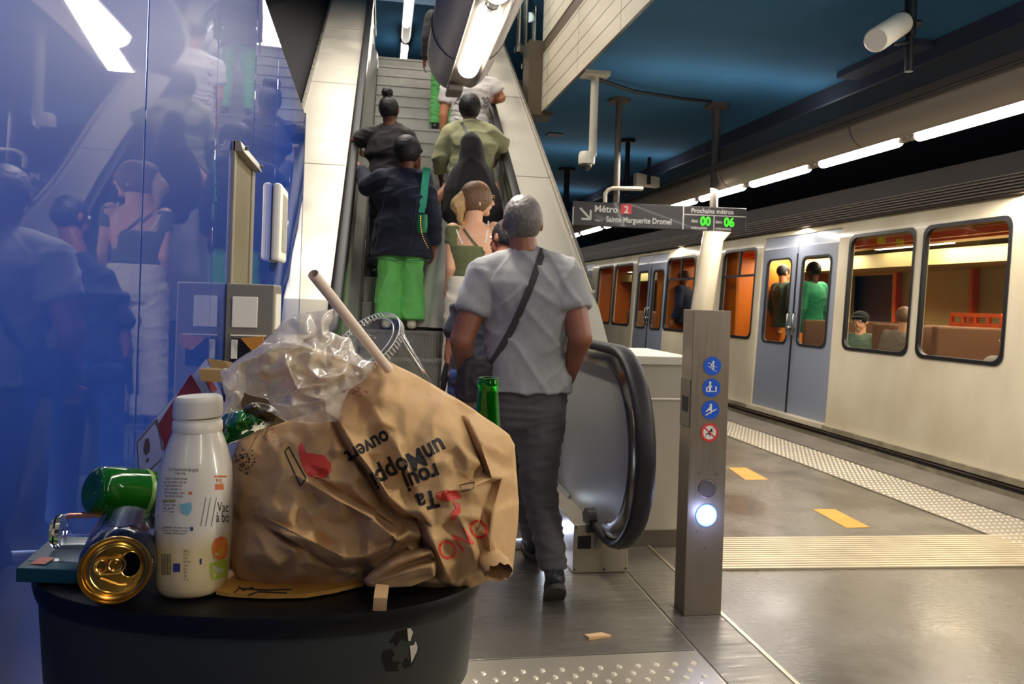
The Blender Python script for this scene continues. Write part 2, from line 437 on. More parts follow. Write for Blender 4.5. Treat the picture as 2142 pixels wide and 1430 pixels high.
for i in range(len(vv) - 1):
    r = random.Random(i); d0, d1 = r.uniform(-.0012, .0012), r.uniform(-.0012, .0012)
    y0, y1 = vv[i] + .003, vv[i + 1] - .003
    mb.hexa([V((AW - .03, y0, 0)), V((AW + d0, y0, 0)), V((AW + d1, y1, 0)), V((AW - .03, y1, 0)), V((AW - .03, y0, HW)), V((AW + d0, y0, HW)), V((AW + d1, y1, HW)), V((AW - .03, y1, HW))])
wl = struct(mb.build('wall_left', blue_mat(), bevel=.002))
mb = MB()
for y in vv[6:-1]: mb.box((AW - .02, y - .0025, 0), (AW - .002, y + .0025, HW))
mb.box((AW - .06, -3.2, 0), (AW - .031, vv[-1], HW + .012)); 
mb.box((AW - .06, vv[-1], 0), (AW + .002, vv[-1] + .02, HW + .012))
struct(mb.build('trim_2', mat('panel joint strip', srgb(120, 140, 190), .2, .8)))
# --- upper hall shell
mb = MB(); mb.box((-4.2, -6, 0), (-4.0, 26, 9)); struct(mb.build('wall_left_1', M['ceil']))
mb = MB(); mb.box((-4, 24, 0), (12, 24.2, 9)); struct(mb.build('wall_back', mat('petrol blue wall', srgb(34, 74, 104), .7)))
mb = MB(); mb.box((-4, 4.6, 7.6), (12, 25, 7.8)); mb.box((-4, 4.6, 3.6), (2.1, 4.9, 7.8), T)
struct(mb.build('ceiling_1', M['ceil']))
mb = MB(); mb.box((-9, -12, -.3), (9, -11.8, 6)); struct(mb.build('wall_front', mat('beige tiled end wall', srgb(160, 150, 134), .5)))
mb = MB(); mb.box((-9.2, -12, -.3), (-9, 5, 6)); struct(mb.build('wall_left_2', M['beige']))
mb = MB(); mb.box((-9, -12, 3.6), (2.08, 4.75, 3.7), T); mb.box((2.078, -12, 3.6), (4.75, 60, 3.75), T)
struct(mb.build('ceiling', M['ceil']))
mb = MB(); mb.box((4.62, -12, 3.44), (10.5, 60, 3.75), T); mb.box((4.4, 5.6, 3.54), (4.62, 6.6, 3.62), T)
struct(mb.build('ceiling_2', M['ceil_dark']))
mb = MB(); mb.box((9.4, -12, -1.4), (9.6, 60, 3.4), T); struct(mb.build('wall_right', mat('dark tunnel wall', srgb(70, 66, 66), .8)))
# dark cladding hanging left of escalator
mb = MB()
mb.hexa([E(-2.6, 5.2, 2.2), E(-.86, 5.0, .9), E(-.86, 12, 5.9), E(-2.6, 12, 5.9), E(-2.6, 5.2, 2.3), E(-.86, 5.0, 1.2), E(-.86, 12, 6.05), E(-2.6, 12, 6.05)])
struct(mb.build('wall_left_3', M['void']))
# --- tiled parapet over the platform ceiling edge
def tile_mat():
    q = NT('cream tiles'); b = q.b; b.inputs['Roughness'].default_value = .3
    tc = q.n('ShaderNodeTexCoord'); sp = q.n('ShaderNodeSeparateXYZ'); cb = q.n('ShaderNodeCombineXYZ')
    q.l(tc.outputs['Object'], sp.inputs[0]); q.l(sp.outputs[1], cb.inputs[0]); q.l(sp.outputs[2], cb.inputs[1])
    br = q.n('ShaderNodeTexBrick'); br.offset = 0; br.inputs['Scale'].default_value = 1
    br.inputs['Brick Width'].default_value = 1.3; br.inputs['Row Height'].default_value = .165; br.inputs['Mortar Size'].default_value = .006
    br.inputs['Color1'].default_value = srgb(216, 204, 180); br.inputs['Color2'].default_value = srgb(208, 196, 172); br.inputs['Mortar'].default_value = srgb(120, 108, 90)
    q.l(cb.outputs[0], br.inputs['Vector']); q.l(br.outputs['Color'], b.inputs['Base Color'])
    return q.m
TM = tile_mat()
mb = MB(); mb.box((2.05, -2, 3.585), (2.078, 9.0, 4.28), T); mb.box((2.05, -2, 4.44), (2.2, 9.0, 5.6), T)
struct(mb.build('trim_3', TM))
mb = MB(); mb.box((2.06, -2, 4.28), (2.2, 9.0, 4.44), T); mb.box((1.88, 8.95, 3.55), (2.19, 9.3, 4.44), T)
struct(mb.build('trim_4', M['tile_brown']))
# ================================================================== LIGHT FIXTURES
def lamp_line(name, u, z, r, v0, v1, tube_len, gap, fr, xx, label, cat='light fixture', endcap=False, tubes_until=None, tube_r=.05, phase=0., tang=-math.pi / 2, group=None):
    # a long horizontal housing, open underneath, with tubes one after the other; angle -90 deg is straight down
    e = empty(name, fr(u, (v0 + v1) / 2, z), label, cat, group)
    nseg = 28; gapa = math.radians(27)
    def prof(v, rr, zz=0):
        pts = []
        for i in range(nseg + 1):
            a = tang + gapa + (2 * math.pi - 2 * gapa) * i / nseg
            pts.append(fr(u, v, z) + xx * (rr * math.cos(a)) + V((0, 0, rr * math.sin(a))))
        for i in range(6):
            a = tang - gapa + 2 * gapa * i / 5
            k = .86
            pts.append(fr(u, v, z) + xx * (rr * k * math.cos(a)) + V((0, 0, rr * k * math.sin(a))))
        return pts
    mb = MB(); mb.rings([prof(v0, r), prof(v1, r)])
    for s_ in (tang - gapa, tang + gapa):
        c = fr(u, v0, z) + xx * (r * .98 * math.cos(s_)) + V((0, 0, r * .98 * math.sin(s_))); c2 = c + (fr(0, v1, 0) - fr(0, v0, 0))
        mb.tube([c, c2], r * .035, 8)
    mb.build('housing', M['housing'], e, smooth=True)
    mb = MB()
    v = v0 + phase
    while v < v1:
        mb.tube([fr(u, v, z) + xx * (r * 1.004 * math.cos(tang + gapa + (2 * math.pi - 2 * gapa) * i / 20)) + V((0, 0, r * 1.004 * math.sin(tang + gapa + (2 * math.pi - 2 * gapa) * i / 20))) for i in range(21)], .006, 5)
        v += 2 * (tube_len + gap)
    mb.build('joint_band', M['housing_dark'], e)
    return e, prof
# platform line
LU, LZ, LR = 4.06, 2.84, .20
tang = math.radians(-84)
e, _ = lamp_line('light_fixture', LU, LZ, LR, -4, 34, 1.0, .15, T, TX, 'long taupe tubular light fixture with fluorescent tubes hanging along the platform edge', phase=.4, tang=tang)
mb = MB(); mb.box((LU - LR - .03, 1.5, LZ + .02), (LU - LR + .01, 34, LZ + .075), T); mb.tube([T(LU - LR - .01, 1.5, LZ - .01), T(LU - LR - .01, 34, LZ - .01)], .012, 6)
mb.build('cable_rail', M['housing_dark'], e)
mb = MB(); mb.hexa([T(LU - .18, 1.5, LZ + .1), T(LU + .16, 1.5, LZ + .14), T(LU + .16, 34, LZ + .14), T(LU - .18, 34, LZ + .1), T(LU - .12, 1.5, LZ + .27), T(LU + .12, 1.5, LZ + .27), T(LU + .12, 34, LZ + .27), T(LU - .12, 34, LZ + .27)])
mb.build('top_cover', M['housing_dark'], e)
def tubes(e, u, z, r, tang, starts, ln, fr, xx, tr, flat=1.0, k=.96):
    for v0 in starts:
        c = fr(u, v0, z) + xx * (r * k * math.cos(tang)) + V((0, 0, r * k * math.sin(tang)))
        d = fr(0, ln, 0) - fr(0, 0, 0)
        mb = MB(); mb.tube([c, c + d * .01, c + d * .03, c + d * .97, c + d * .99, c + d], [tr * .6, tr * .9, tr, tr, tr * .9, tr * .6], 16)
        mb.build('tube', M['white_emit'], e, smooth=True)
        for qa, qb in ((-.07, -.005), (1.005, 1.07)):
            mb = MB(); mb.tube([c + d * qa, c + d * qb], tr * .55, 8); mb.build('tube_holder', M['housing'], e)
_tv = []
for (xa, xb) in ((1430, 1494), (1508, 1612), (1632, 1775), (1808, 2015)):
    f = lambda x: (LU + .09) * 1600 / (x - 755)
    _tv.append((f(xb), f(xa)))
_tv2 = [(2.45, 3.6)] + [(a, b) for a, b in _tv[::-1]]
pos = [1.75] + [a for a, b in _tv2] + [_tv2[-1][1] + .35 + 1.25 * i for i in range(12)]
tubes(e, LU, LZ, LR, tang, [2.9], 1.0, T, TX, .042)
tubes(e, LU, LZ, LR, tang, [1.7], 1.0, T, TX, .042)
tubes(e, LU, LZ, LR, tang, [4.02], 1.06, T, TX, .042)
for a, b in _tv: tubes(e, LU, LZ, LR, tang, [a], b - a, T, TX, .042)
v = _tv[0][1] + .2
while v < 24:
    tubes(e, LU, LZ, LR, tang, [v], 1.15, T, TX, .042); v += 1.4
# escalator line
CU_, CZ, CR_ = .40, 2.70, .19
e, pf = lamp_line('light_fixture', CU_, CZ, CR_, -1.2, 4.30, 1.3, .2, E, EX, 'big taupe tubular light fixture ending right above the escalator entrance, tube lit', phase=5.1, tang=math.radians(-84))
mb = MB()
rs = []
for t_ in (0, .3, .6, .85, 1.0):
    rs.append([E(CU_, 4.305 + .42 * t_, CZ + .0 * t_) + (p - E(CU_, 4.305, CZ)) * math.sqrt(max(1 - (t_ * .93) ** 2, .02)) for p in pf(4.305, CR_)])
mb.rings(rs); mb.build('end_cap', M['housing'], e, smooth=True)
tubes(e, CU_, CZ, CR_, math.radians(-84), [3.22], .87, E, EX, .055, k=.86)
tubes(e, CU_, CZ, CR_, math.radians(-84), [1.75, .3, -1.1], 1.3, E, EX, .055, k=.86)
mb = MB(); c = E(CU_ - .02, 4.36, CZ - .205); mb.hexa([c + EX * a + EY * b + V((0, 0, z_)) for z_ in (0, .035) for a, b in ((-.045, 0), (.045, 0), (.045, .17), (-.045, .17))])
mb.build('sensor_box', M['grey_pl'], e, bevel=.008)
mb = MB()
for v in (-.5, 1.5, 3.4): mb.tube([E(CU_, v, CZ + .22), E(CU_, v, 3.6)], .02, 8)
mb.build('hanger_rod', M['housing_dark'], e)
# upper hall lights seen past the escalator head
mbh = MB()
hall = []
for n_, (ya, yb, x) in enumerate(((113, 135, 843), (77, 107, 846), (56, 71, 849), (40, 50, 850), (10, 31, 853), (-22, 2, 855))):
    d0, d1 = 19 - n_ * 1.1, 18.3 - n_ * 1.1
    a, b = P(x, yb, d0), P(x + 2, ya, d1)
    hall.append((a, b))
e = empty('light_fixture', hall[0][0], 'row of short bright tubes on the dark blue ceiling of the upper hall', 'light fixture')
mb = MB(); mb.tube([hall[0][0] + V((.02, 0, .22)), hall[-1][1] + V((.02, 0, .22))], .10, 8); mb.build('housing', M['housing_dark'], e)
for a, b in hall:
    mb = MB(); mb.tube([a, b], .08, 10); mb.build('tube', M['white_emit'], e)
mb = MB(); mb.ball(P(1108, 36, 12), .075); 
tag(mb.build('ceiling_light', M['white_emit'], smooth=True), 'small round bright light behind the upper glass railing', 'light')
# area lights at the lamps, plus added ones away from any tube
area('lamp_and_fill_light', E(CU_, 3.65, CZ - .25), .1, .87, 30, E(CU_, 3.2, 0))
area('lamp_and_fill_light', E(CU_, 1.0, CZ - .25), .1, 2.8, 9, E(CU_, .6, 0))
for v in (2.5, 5.0, 8.0, 11.5): area('lamp_and_fill_light', T(LU - .02, v, LZ - .26), .1, 2.4, 42, T(LU - .9, v, 0))
for v in (3.0, 7.0, 11.0, 15.0): area('lamp_and_fill_light', T(LU, v, LZ + .3), .25, 3.4, 4, T(LU - .4, v, 9))   # added uplights to brighten the ceiling, the housings have no upward tubes
area('lamp_and_fill_light', E(.3, 8.4, 5.9), 2.2, 2.6, 80, E(.4, 7.9, 2))      # unseen area light over the upper half of the escalator, no fixture built
area('lamp_and_fill_light', E(-.1, 6.2, 4.7), .25, 1.6, 42, E(.4, 6.3, 1))  # added light to brighten the riders, no fixture hangs here
area('lamp_and_fill_light', V((1.0, 17, 7.3)), 3, 3, 120, V((1, 15, 4)))
area('lamp_and_fill_light', T(LU - .02, -.4, LZ - .26), .1, 2.6, 70, V((.3, .7, .9)))
area('lamp_and_fill_light', V((1.2, -3.2, 3.4)), .3, 3.0, 30, V((1.0, -1.2, 0)))

# ================================================================== ESCALATOR
CH, CN, SL = 2.15, 3.15, .7
esc = empty('escalator', E(.35, 4.3, 0), 'steel escalator with black handrails carrying people up to the hall', 'escalator')
def rail_path(u, top=1.1, n=16, r=.43, vc=3.33):
    pts = [E(u, vc + .35, top - 2 * r + .02)]
    for i in range(n + 1):
        a = -math.pi / 2 - math.pi * i / n
        pts.append(E(u, vc + r * math.cos(a) * .98, top - r + r * math.sin(a)))
    vk = (top + CH) / SL
    for t_ in (0, .2, .4, .6, .8, 1.0):  # bend
        hb = .2 if u < 0 else .42; v0, v1 = vk - hb, vk + hb
        # quadratic between flat and slope
        zz = top + SL * (t_ * 2 * hb) ** 2 / (4 * hb)
        pts.append(E(u, v0 + 2 * hb * t_, zz))
    pts.append(E(u, 11.2, SL * 11.2 - CH)); pts.append(E(u, 11.7, SL * 11.45 - CH)); pts.append(E(u, 13.4, SL * 11.45 - CH))
    return pts
UL, UR = -.276, 1.06
for u in (UL, UR):
    pts = rail_path(u); mb = MB(); rs = []
    for i, p in enumerate(pts):
        t_ = (pts[min(i + 1, len(pts) - 1)] - pts[max(i - 1, 0)]).normalized(); nn = EX.cross(t_).normalized()
        rs.append(mb.ell(p, EX * .042, nn * .022, 14, 2.6))
    mb.rings(rs); mb.build('handrail', M['rubber'], esc, smooth=True)
    # balustrade panel: inset copy of the rail line, thickness .05
    mb = MB(); ins = []
    for i, p in enumerate(pts[1:], 1):
        t_ = (pts[min(i + 1, len(pts) - 1)] - pts[max(i - 1, 0)]).normalized(); nn = EX.cross(t_).normalized()
        ins.append((p, nn))
    sgn = -1 if (ins[20][1].z > 0) else 1
    rim = []
    for (dd, hw) in ((.02, .03), (.045, .045), (.085, .045), (.085, .02)):
        rim.append([(p + nn * sgn * dd, hw) for p, nn in ins])
    rs = []
    for i in range(len(ins)):
        ring = [rim[k][i][0] - EX * rim[k][i][1] for k in range(4)] + [rim[k][i][0] + EX * rim[k][i][1] for k in (3, 2, 1, 0)]
        rs.append(ring)
    mb.rings(rs); mb.build('newel_rim', M['polished'], esc, smooth=True)
    mb = MB()
    top = [p + nn * sgn * .08 for p, nn in ins]
    def low(p):
        v = p.dot(EY); zt = p.z
        return None
    # newel disc panel + inclined panel (silver)
    k1 = [i for i in range(len(ins)) if i <= 17]
    c = E(u, 3.9, .3)
    front = top[:18]
    poly = [p - EX * .015 for p in front] + [E(u - .015, 4.3, 1.02), E(u - .015, 4.3, .0), E(u - .015, 3.7, .0)]
    mb.prism(poly, EX * .03)
    seq = [p for p in top[17:]]
    for a, b in zip(seq[:-1], seq[1:]):
        va, vb = a.dot(EY), b.dot(EY)
        za, zb = max(SL * va - CN + .02, .12), max(SL * vb - CN + .02, .12)
        za, zb = min(za, a.z - .1), min(zb, b.z - .1)
        mb.hexa([E(u - .015, va, za), E(u + .015, va, za), E(u + .015, vb, zb), E(u - .015, vb, zb), a - EX * .015, a + EX * .015, b + EX * .015, b - EX * .015])
    mb.build('balustrade_panel', M['polished'] if u < 0 else mat('pale steel balustrade', srgb(146, 144, 138), .38, .45, bump=.1, bscale=30), esc)
# inner profile strips (bright) and skirts
for s_, u in ((1, UL), (-1, UR)):
    mb = MB()
    def strip(u0, u1, dz0, dz1):
        seqv = [4.5, 4.55, 4.9, 11.2, 11.6, 13.2]
        rs = []
        for v in seqv:
            zb = max(SL * v - CN, 0.0) if v < 11.25 else SL * 11.35 - CN
            rs.append([E(u0, v, zb + dz0), E(u1, v, zb + dz0 * .8), E(u1, v, zb + dz1 * .8), E(u0, v, zb + dz1)])
        mb.rings(rs)
    strip(u + s_ * .02, u + s_ * .045, .62, .66)
    strip(u + s_ * .02, u + s_ * .035, .26, .30)
    mb.build('profile_strip', M['deck'], esc)
    mb = MB()
    seqv = [4.02, 4.25, 4.55, 4.9, 11.2, 11.6, 13.2]; rs = []
    for v in seqv:
        zb = max(SL * v - CN, 0.0) if v < 11.25 else SL * 11.35 - CN
        a, b = u + s_ * .02, u + s_ * .115
        rs.append([E(a, v, zb - .25), E(b, v, zb - .25), E(b, v, zb + .10), E(b - s_ * .01, v, zb + .14), E(a, v, zb + .27)])
    mb.rings(rs); mb.build('skirt', mat('pale skirt steel', srgb(150, 148, 142), .35, .5), esc)
# steps
mg = [M['step'], M['step_groove']]
for k in range(0, 24):
    z0 = .21 * k; vk = (z0 + CN) / SL
    mb = MB(); u0, u1 = UL + .125, UR - .125
    vend = vk + .32
    mb.box((u0, vk, z0 - .03), (u1, vend, z0), E)
    mb.box((u0, vk + .012, z0 - .21), (u1, vk + .03, z0 - .02), E)
    n_ = 46
    for i in range(n_):
        uu = u0 + (i + .3) * (u1 - u0) / n_; wd = (u1 - u0) / n_ * .5
        if k < 14: mb.box((uu, vk, z0 - .205), (uu + wd, vk + .014, z0 - .012), E)
        if k < 5: mb.box((uu, vk + .01, z0 - .001), (uu + wd, vend, z0 + .006), E)
    mb.build('step', M['step'], esc)
mb = MB(); mb.box((UL + .125, 3.95, .0), (UR - .125, 4.5, .014), E); mb.box((UL + .1, 3.9, .0), (UR - .1, 4.02, .022), E)
mb.build('comb_plate', M['steel'], esc)
# decks
def deck(u_in0, u_out0, dirn):
    mb = MB(); rs = []
    pts = [(3.95, 1.03), (4.55, 1.03), (4.72, 1.06), (4.95, .7 * 4.95 - 2.22 + .03), (5.2, .7 * 5.2 - 2.22), (11.3, .7 * 11.3 - 2.22), (11.6, .7 * 11.45 - 2.22), (13.4, .7 * 11.45 - 2.22)]
    for v, z in pts: rs.append([E(u_in0, v, z), E(u_out0, v, z), E(u_out0, v, z - .5), E(u_in0, v, z - .5)])
    mb.rings(rs); return mb
deck(UR + .05, 1.44, 1).build('outer_deck', M['deck'], esc)
deck(-.80, UL - .05, 1).build('outer_deck', M['deck'], esc)
# deck joints and outer trims
mb = MB()
for uu in (-.80, 1.44): mb.hexa([E(uu - .012, 5.1, .7 * 5.1 - 2.19), E(uu + .012, 5.1, .7 * 5.1 - 2.19), E(uu + .012, 11.3, .7 * 11.3 - 2.19), E(uu - .012, 11.3, .7 * 11.3 - 2.19), E(uu - .012, 5.1, .7 * 5.1 - 2.17), E(uu + .012, 5.1, .7 * 5.1 - 2.17), E(uu + .012, 11.3, .7 * 11.3 - 2.17), E(uu - .012, 11.3, .7 * 11.3 - 2.17)])
for v in (6.6, 8.2, 9.8): 
    for a, b in ((-.79, UL - .06), (UR + .06, 1.43)): mb.hexa([E(a, v, .7 * v - 2.219), E(b, v, .7 * v - 2.219), E(b, v + .006, .7 * (v + .006) - 2.219), E(a, v + .006, .7 * (v + .006) - 2.219), E(a, v, .7 * v - 2.216), E(b, v, .7 * v - 2.216), E(b, v + .006, .7 * (v + .006) - 2.216), E(a, v + .006, .7 * (v + .006) - 2.216)])
mb.build('deck_trim', M['steel'], esc)
# cabinet facing the camera beside the right newel
mb = MB(); mb.box((1.13, 3.9, .10), (1.66, 4.6, 1.02), E); mb.build('end_cabinet', mat('cabinet steel', srgb(190, 182, 166), .24, .6), esc, bevel=.01)
mb = MB(); mb.box((1.12, 3.93, 0), (1.64, 4.6, .10), E); mb.build('cabinet_kick', M['steel_dark'], esc)
mb = MB(); mb.box((1.10, 3.885, .99), (1.67, 4.62, 1.035), E); mb.box((1.13, 3.893, .80), (1.66, 3.9, .812), E); mb.build('cabinet_cap', M['deck'], esc, bevel=.008)
# newel base with inspection plate
mb = MB(); mb.box((.945, 3.55, .012), (1.22, 4.2, .245), E); mb.build('newel_base', mat('newel base plate', srgb(176, 166, 146), .35, .7), esc, bevel=.004)
mb = MB(); mb.box((.965, 3.545, .13), (1.03, 3.552, .19), E); mb.tube([E(1.17, 3.548, .13), E(1.17, 3.552, .13)], .01, 8)
for a, b in ((.955, .03), (1.21, .03), (.955, .23), (1.21, .23), (1.10, .03)): mb.tube([E(a, 3.543, b), E(a, 3.551, b)], .004, 6)
mb.build('hatch', M['black'], esc)
mb = MB(); mb.tube([E(UR - .055, 3.56, .262), E(UR + .055, 3.56, .262)], .058, 20); mb.build('rail_inlet', M['black'], esc)
mb = MB(); c = E(UR - .125, 4.05, .13); mb.hexa([E(UR - .135, v, z) for z in (0,) for v in ()] or [E(UR - .14, 4.02, .20), E(UR - .128, 4.02, .20), E(UR - .128, 4.16, .16), E(UR - .14, 4.16, .16), E(UR - .14, 4.02, .25), E(UR - .128, 4.02, .25), E(UR - .128, 4.2, .22), E(UR - .14, 4.2, .22)])
mb.build('comb_light', M['blue_core'], esc)
mb = MB(); mb.lathe(E(UR - .142, 3.98, .11), [(.0, -.002), (.022, -.002), (.022, .006), (0, .006)], EX, 16); mb.build('comb_light', M['blue_core'], esc, smooth=True)
mb = MB(); mb.box((UL + .14, 4.03, .022), (UR - .14, 4.045, .028), E); mb.build('edge_light', mat('pale blue led strip', (.6, .7, 1), .4, emit=(.6, .75, 1), es=.3), esc)
# inner skirt fillers near the newel (left of picture)
# upper landing slab
mb = MB(); mb.box((-.8, 11.8, SL * 11.35 - CN - .3), (4, 24, SL * 11.35 - CN - .02), E); struct(mb.build('floor_2', M['tile_brown']))
# upper guard rail on the right (glass with steel posts)
g = empty('glass_railing', T(1.8, 9.6, 4.24), 'glass railing with steel posts on the upper level beside the escalator', 'railing')
for x, v in ((1083, 8.9), (1099, 9.5), (1118, 10.6)):
    c = P(x, 128, v); mb = MB(); mb.tube([V((c.x, c.y, 4.2)), V((c.x, c.y, 5.4))], .022, 10); mb.tube([V((c.x, c.y, 4.2)), V((c.x, c.y, 4.26))], .045, 10); mb.build('post', M['polished'], g, smooth=True)
a, b = P(1085, 128, 8.9), P(1117, 128, 10.6)
mb = MB(); mb.hexa([V((a.x, a.y, 4.3)), V((a.x + .01, a.y, 4.3)), V((b.x + .01, b.y, 4.3)), V((b.x, b.y, 4.3)), V((a.x, a.y, 5.3)), V((a.x + .01, a.y, 5.3)), V((b.x + .01, b.y, 5.3)), V((b.x, b.y, 5.3))])
mb.build('glass_pane', thin_glass('railing glass', (.75, .85, .85)), g)

# ================================================================== STEEL POST WITH STICKERS
pb = onz(1430, 1293); pu, pv = (pb - V((0, 0, 0))).dot(EX), (pb).dot(EY)
PW, PD, PH = .167, .11, 1.292
post = empty('signal_post', E(pu + PW / 2, pv + PD / 2, 0), 'square brushed steel post with round stickers and a blue lamp', 'post')
mb = MB(); mb.box((pu, pv, 0), (pu + PW, pv + PD, PH), E); mb.build('column', mat('post steel', srgb(130, 118, 102), .4, .55, bump=.06, bscale=50, stretch=(10, 10, 1), rvar=.06), post, bevel=.003)
mb = MB(); mb.box((pu - .012, pv - .012, 0.0), (pu + PW + .012, pv + PD + .012, .012), E); mb.build('base_flange', M['steel_dark'], post, bevel=.003)
def face(px, py):   # pixel -> point on the post's front face
    r = ray(px, py); t_ = pv / r.dot(EY) if False else (pv - C0.dot(EY)) / r.dot(EY); return C0 + r * t_ - EY * .0015
UZ = V((0, 0, 1))
def pic(mb, c, shapes, s):
    for sh in shapes:
        if sh[0] == 'o': disc(mb, c + EX * sh[1] * s + UZ * sh[2] * s - EY * .0012, EX, UZ, sh[3] * s, 14)
        else:
            (x0, y0), (x1, y1), w_ = sh[1], sh[2], sh[3]
            d = V((x1 - x0, y1 - y0, 0)); n_ = V((-d.y, d.x, 0)).normalized() * w_ / 2
            mb.add([c + EX * a * s + UZ * b * s - EY * .0012 for a, b in ((x0 - n_.x, y0 - n_.y), (x1 - n_.x, y1 - n_.y), (x1 + n_.x, y1 + n_.y), (x0 + n_.x, y0 + n_.y))], [(0, 1, 2, 3)])
pics = [
    ((1490, 765), 'blue', [('o', .1, .48, .13), ('l', (.08, .4), (.08, -.5), .16), ('l', (-.1, .3), (-.2, -.2), .1), ('l', (-.1, .3), (.1, .25), .1), ('l', (-.6, .4), (.5, -.15), .05), ('l', (-.6, 0), (.5, -.65), .05)]),
    ((1488, 811), 'blue', [('o', -.2, .62, .14), ('l', (-.2, .5), (-.2, -.35), .24), ('l', (-.2, .4), (-.5, 0), .1), ('l', (-.2, .4), (.05, .1), .1), ('l', (-.5, -.4), (.4, -.4), .1), ('l', (-.6, .1), (-.6, -.45), .16), ('l', (.55, .2), (.55, -.45), .16)]),
    ((1486, 857), 'blue', [('o', .0, .6, .15), ('l', (0, .45), (.02, -.1), .3), ('l', (-.05, .35), (-.4, 0), .1), ('l', (-.6, -.62), (.7, .12), .12), ('l', (-.6, -.2), (-.1, .1), .12), ('l', (.1, -.1), (.0, -.4), .14)]),
]
for n_, ((px, py), _, sh) in enumerate(pics):
    c = face(px, py); mb = MB(); disc(mb, c, EX, UZ, .0395, 36); s_ = mb.build('sticker', M['blue_sign'], post, base=None); s_['label'] = 'round blue sticker with white pictogram'
    mb = MB(); pic(mb, c, sh, .036); mb.build('pictogram', M['white_ink'], s_)
c = face(1484, 904); mb = MB(); disc(mb, c, EX, UZ, .0395, 36); s_ = mb.build('sticker', mat('white sticker', srgb(222, 214, 204), .4), post); s_['label'] = 'round white sticker with red ring and slash'
mb = MB(); disc(mb, c - EY * .0008, EX, UZ, .0395, 40, r2=.029); 
pic(mb, c - EY * .0012, [('l', (-.62, .55), (.62, -.55), .16)], .036); mb.build('red_ring', mat('sticker red', srgb(200, 58, 50), .4), s_)
mb = MB(); pic(mb, c, [('o', .2, .3, .14), ('l', (.1, .2), (-.1, -.15), .2), ('l', (-.1, -.1), (-.45, -.2), .12), ('l', (-.05, -.15), (.15, -.45), .1), ('l', (.15, .15), (.45, .05), .08), ('l', (-.4, -.3), (-.5, -.5), .05), ('l', (.4, .45), (.5, .6), .05)], .036); mb.build('pictogram', M['black_ink'], s_)
c = face(1479, 1022); mb = MB(); mb.lathe(c + EY * .002, [(.0, .0), (.037, .0), (.039, .003), (.0355, .004), (.034, .0015), (0, .0015)], -EY, 32); mb.build('lock_disc', mat('grey disc', srgb(96, 88, 84), .4, .4), post, smooth=True)
c = face(1477, 1077); mb = MB(); mb.lathe(c, [(.0, 0), (.046, 0), (.046, .003), (.0, .003)], -EY, 32); l_ = mb.build('lamp_ring', M['blue_lamp'], post)
mb = MB(); mb.lathe(c - EY * .003, [(.0, 0), (.040, 0), (.038, .004), (.02, .007), (0, .008)], -EY, 32); mb.build('lamp_lens', M['blue_core'], l_, smooth=True)
mb = MB()
for px, py in ((1463, 990), (1498, 991), (1458, 1110), (1475, 1145), (1472, 1252)): disc(mb, face(px, py), EX, UZ, .004, 10)
mb.build('screw', M['steel'], post)
mb = MB(); mb.box((pu - .004, pv + .02, .86), (pu + .001, pv + .085, .925), E); mb.build('side_socket', M['black'], post)
mb = MB(); mb.box((pu - .003, pv + .005, .80), (pu + .001, pv + PD - .005, 1.0), E); mb.build('side_plate', M['polished'], post)
pl = bpy.data.lights.new('lamp_and_fill_light', 'POINT'); pl.energy = .8; pl.color = (.35, .45, 1); pl.shadow_soft_size = .03
po = bpy.data.objects.new('lamp_and_fill_light', pl); COL.objects.link(po); po.location = c - EY * .06
pl = bpy.data.lights.new('lamp_and_fill_light', 'POINT'); pl.energy = 1.2; pl.color = (.6, .7, 1); pl.shadow_soft_size = .02
po = bpy.data.objects.new('lamp_and_fill_light', pl); COL.objects.link(po); po.location = E(UR - .2, 4.0, .1)

# ================================================================== WALL FITTINGS
WB = AWv(470, 680); k = empty('wall_terminal', V((AW + .07, WB, .8)), 'grey steel box with a white square panel fixed to the blue wall', 'wall box')
mb = MB(); mb.box((AW, WB, .78), (AW + .128, WB + .17, 1.325)); mb.build('housing', M['grey_pl'], k, bevel=.004)
mb = MB(); mb.box((AW + .018, WB - .004, 1.205), (AW + .085, WB + .001, 1.29)); mb.build('white_panel', M['white_pl'], k, bevel=.002)
mb = MB(); mb.box((AW + .017, WB - .006, 1.182), (AW + .11, WB - .004, 1.186)); mb.box((AW + .128, WB + .02, 1.2), (AW + .131, WB + .14, 1.30)); mb.build('edge_strip', M['white_pl'], k)
mb = MB(); mb.box((AW + .02, WB - .006, 1.10), (AW + .10, WB + .001, 1.175)); mb.build('slot', M['black'], k)
mb = MB(); mb.box((AW + .02, WB - .012, 1.12), (AW + .036, WB - .005, 1.172)); mb.build('slot_flap', M['white_pl'], k, bevel=.001)
f = MB(); WD = (V((AW + .05, WB - .03, 1.2)) - C0).dot(FW); q = [P(503, 707, WD), P(552, 703, WD), P(548, 726, WD), P(528, 735, WD)]; f.prism(q, V((0, .006, 0)))
tag(f.build('leaflet', mat('orange leaflet', srgb(214, 140, 50), .6)), 'small folded orange paper stuck in the slot of the grey wall box', 'paper')
r_ = empty('recess_frame', V((AW, 2.3, 1.3)), 'tall steel framed recess in the blue wall above the grey box', 'wall recess')
za, zb = .9, 1.70; ya, yb = AWv(482, 450), AWv(525, 450); zb = 1.3 + (620 - 340) * (ya + yb) / 2 / 1600 / 1.0
mb = MB()
mb.box((AW - .002, ya, za), (AW + .008, ya + .03, zb)); mb.box((AW - .002, yb - .05, za), (AW + .010, yb, zb)); mb.build('frame', M['grey_pl'], r_, bevel=.002)
mb = MB(); mb.box((AW - .002, ya + .03, za), (AW + .004, yb - .05, zb - .0)); mb.build('back_plate', mat('steel backplate', srgb(160, 148, 118), .3, .6), r_)
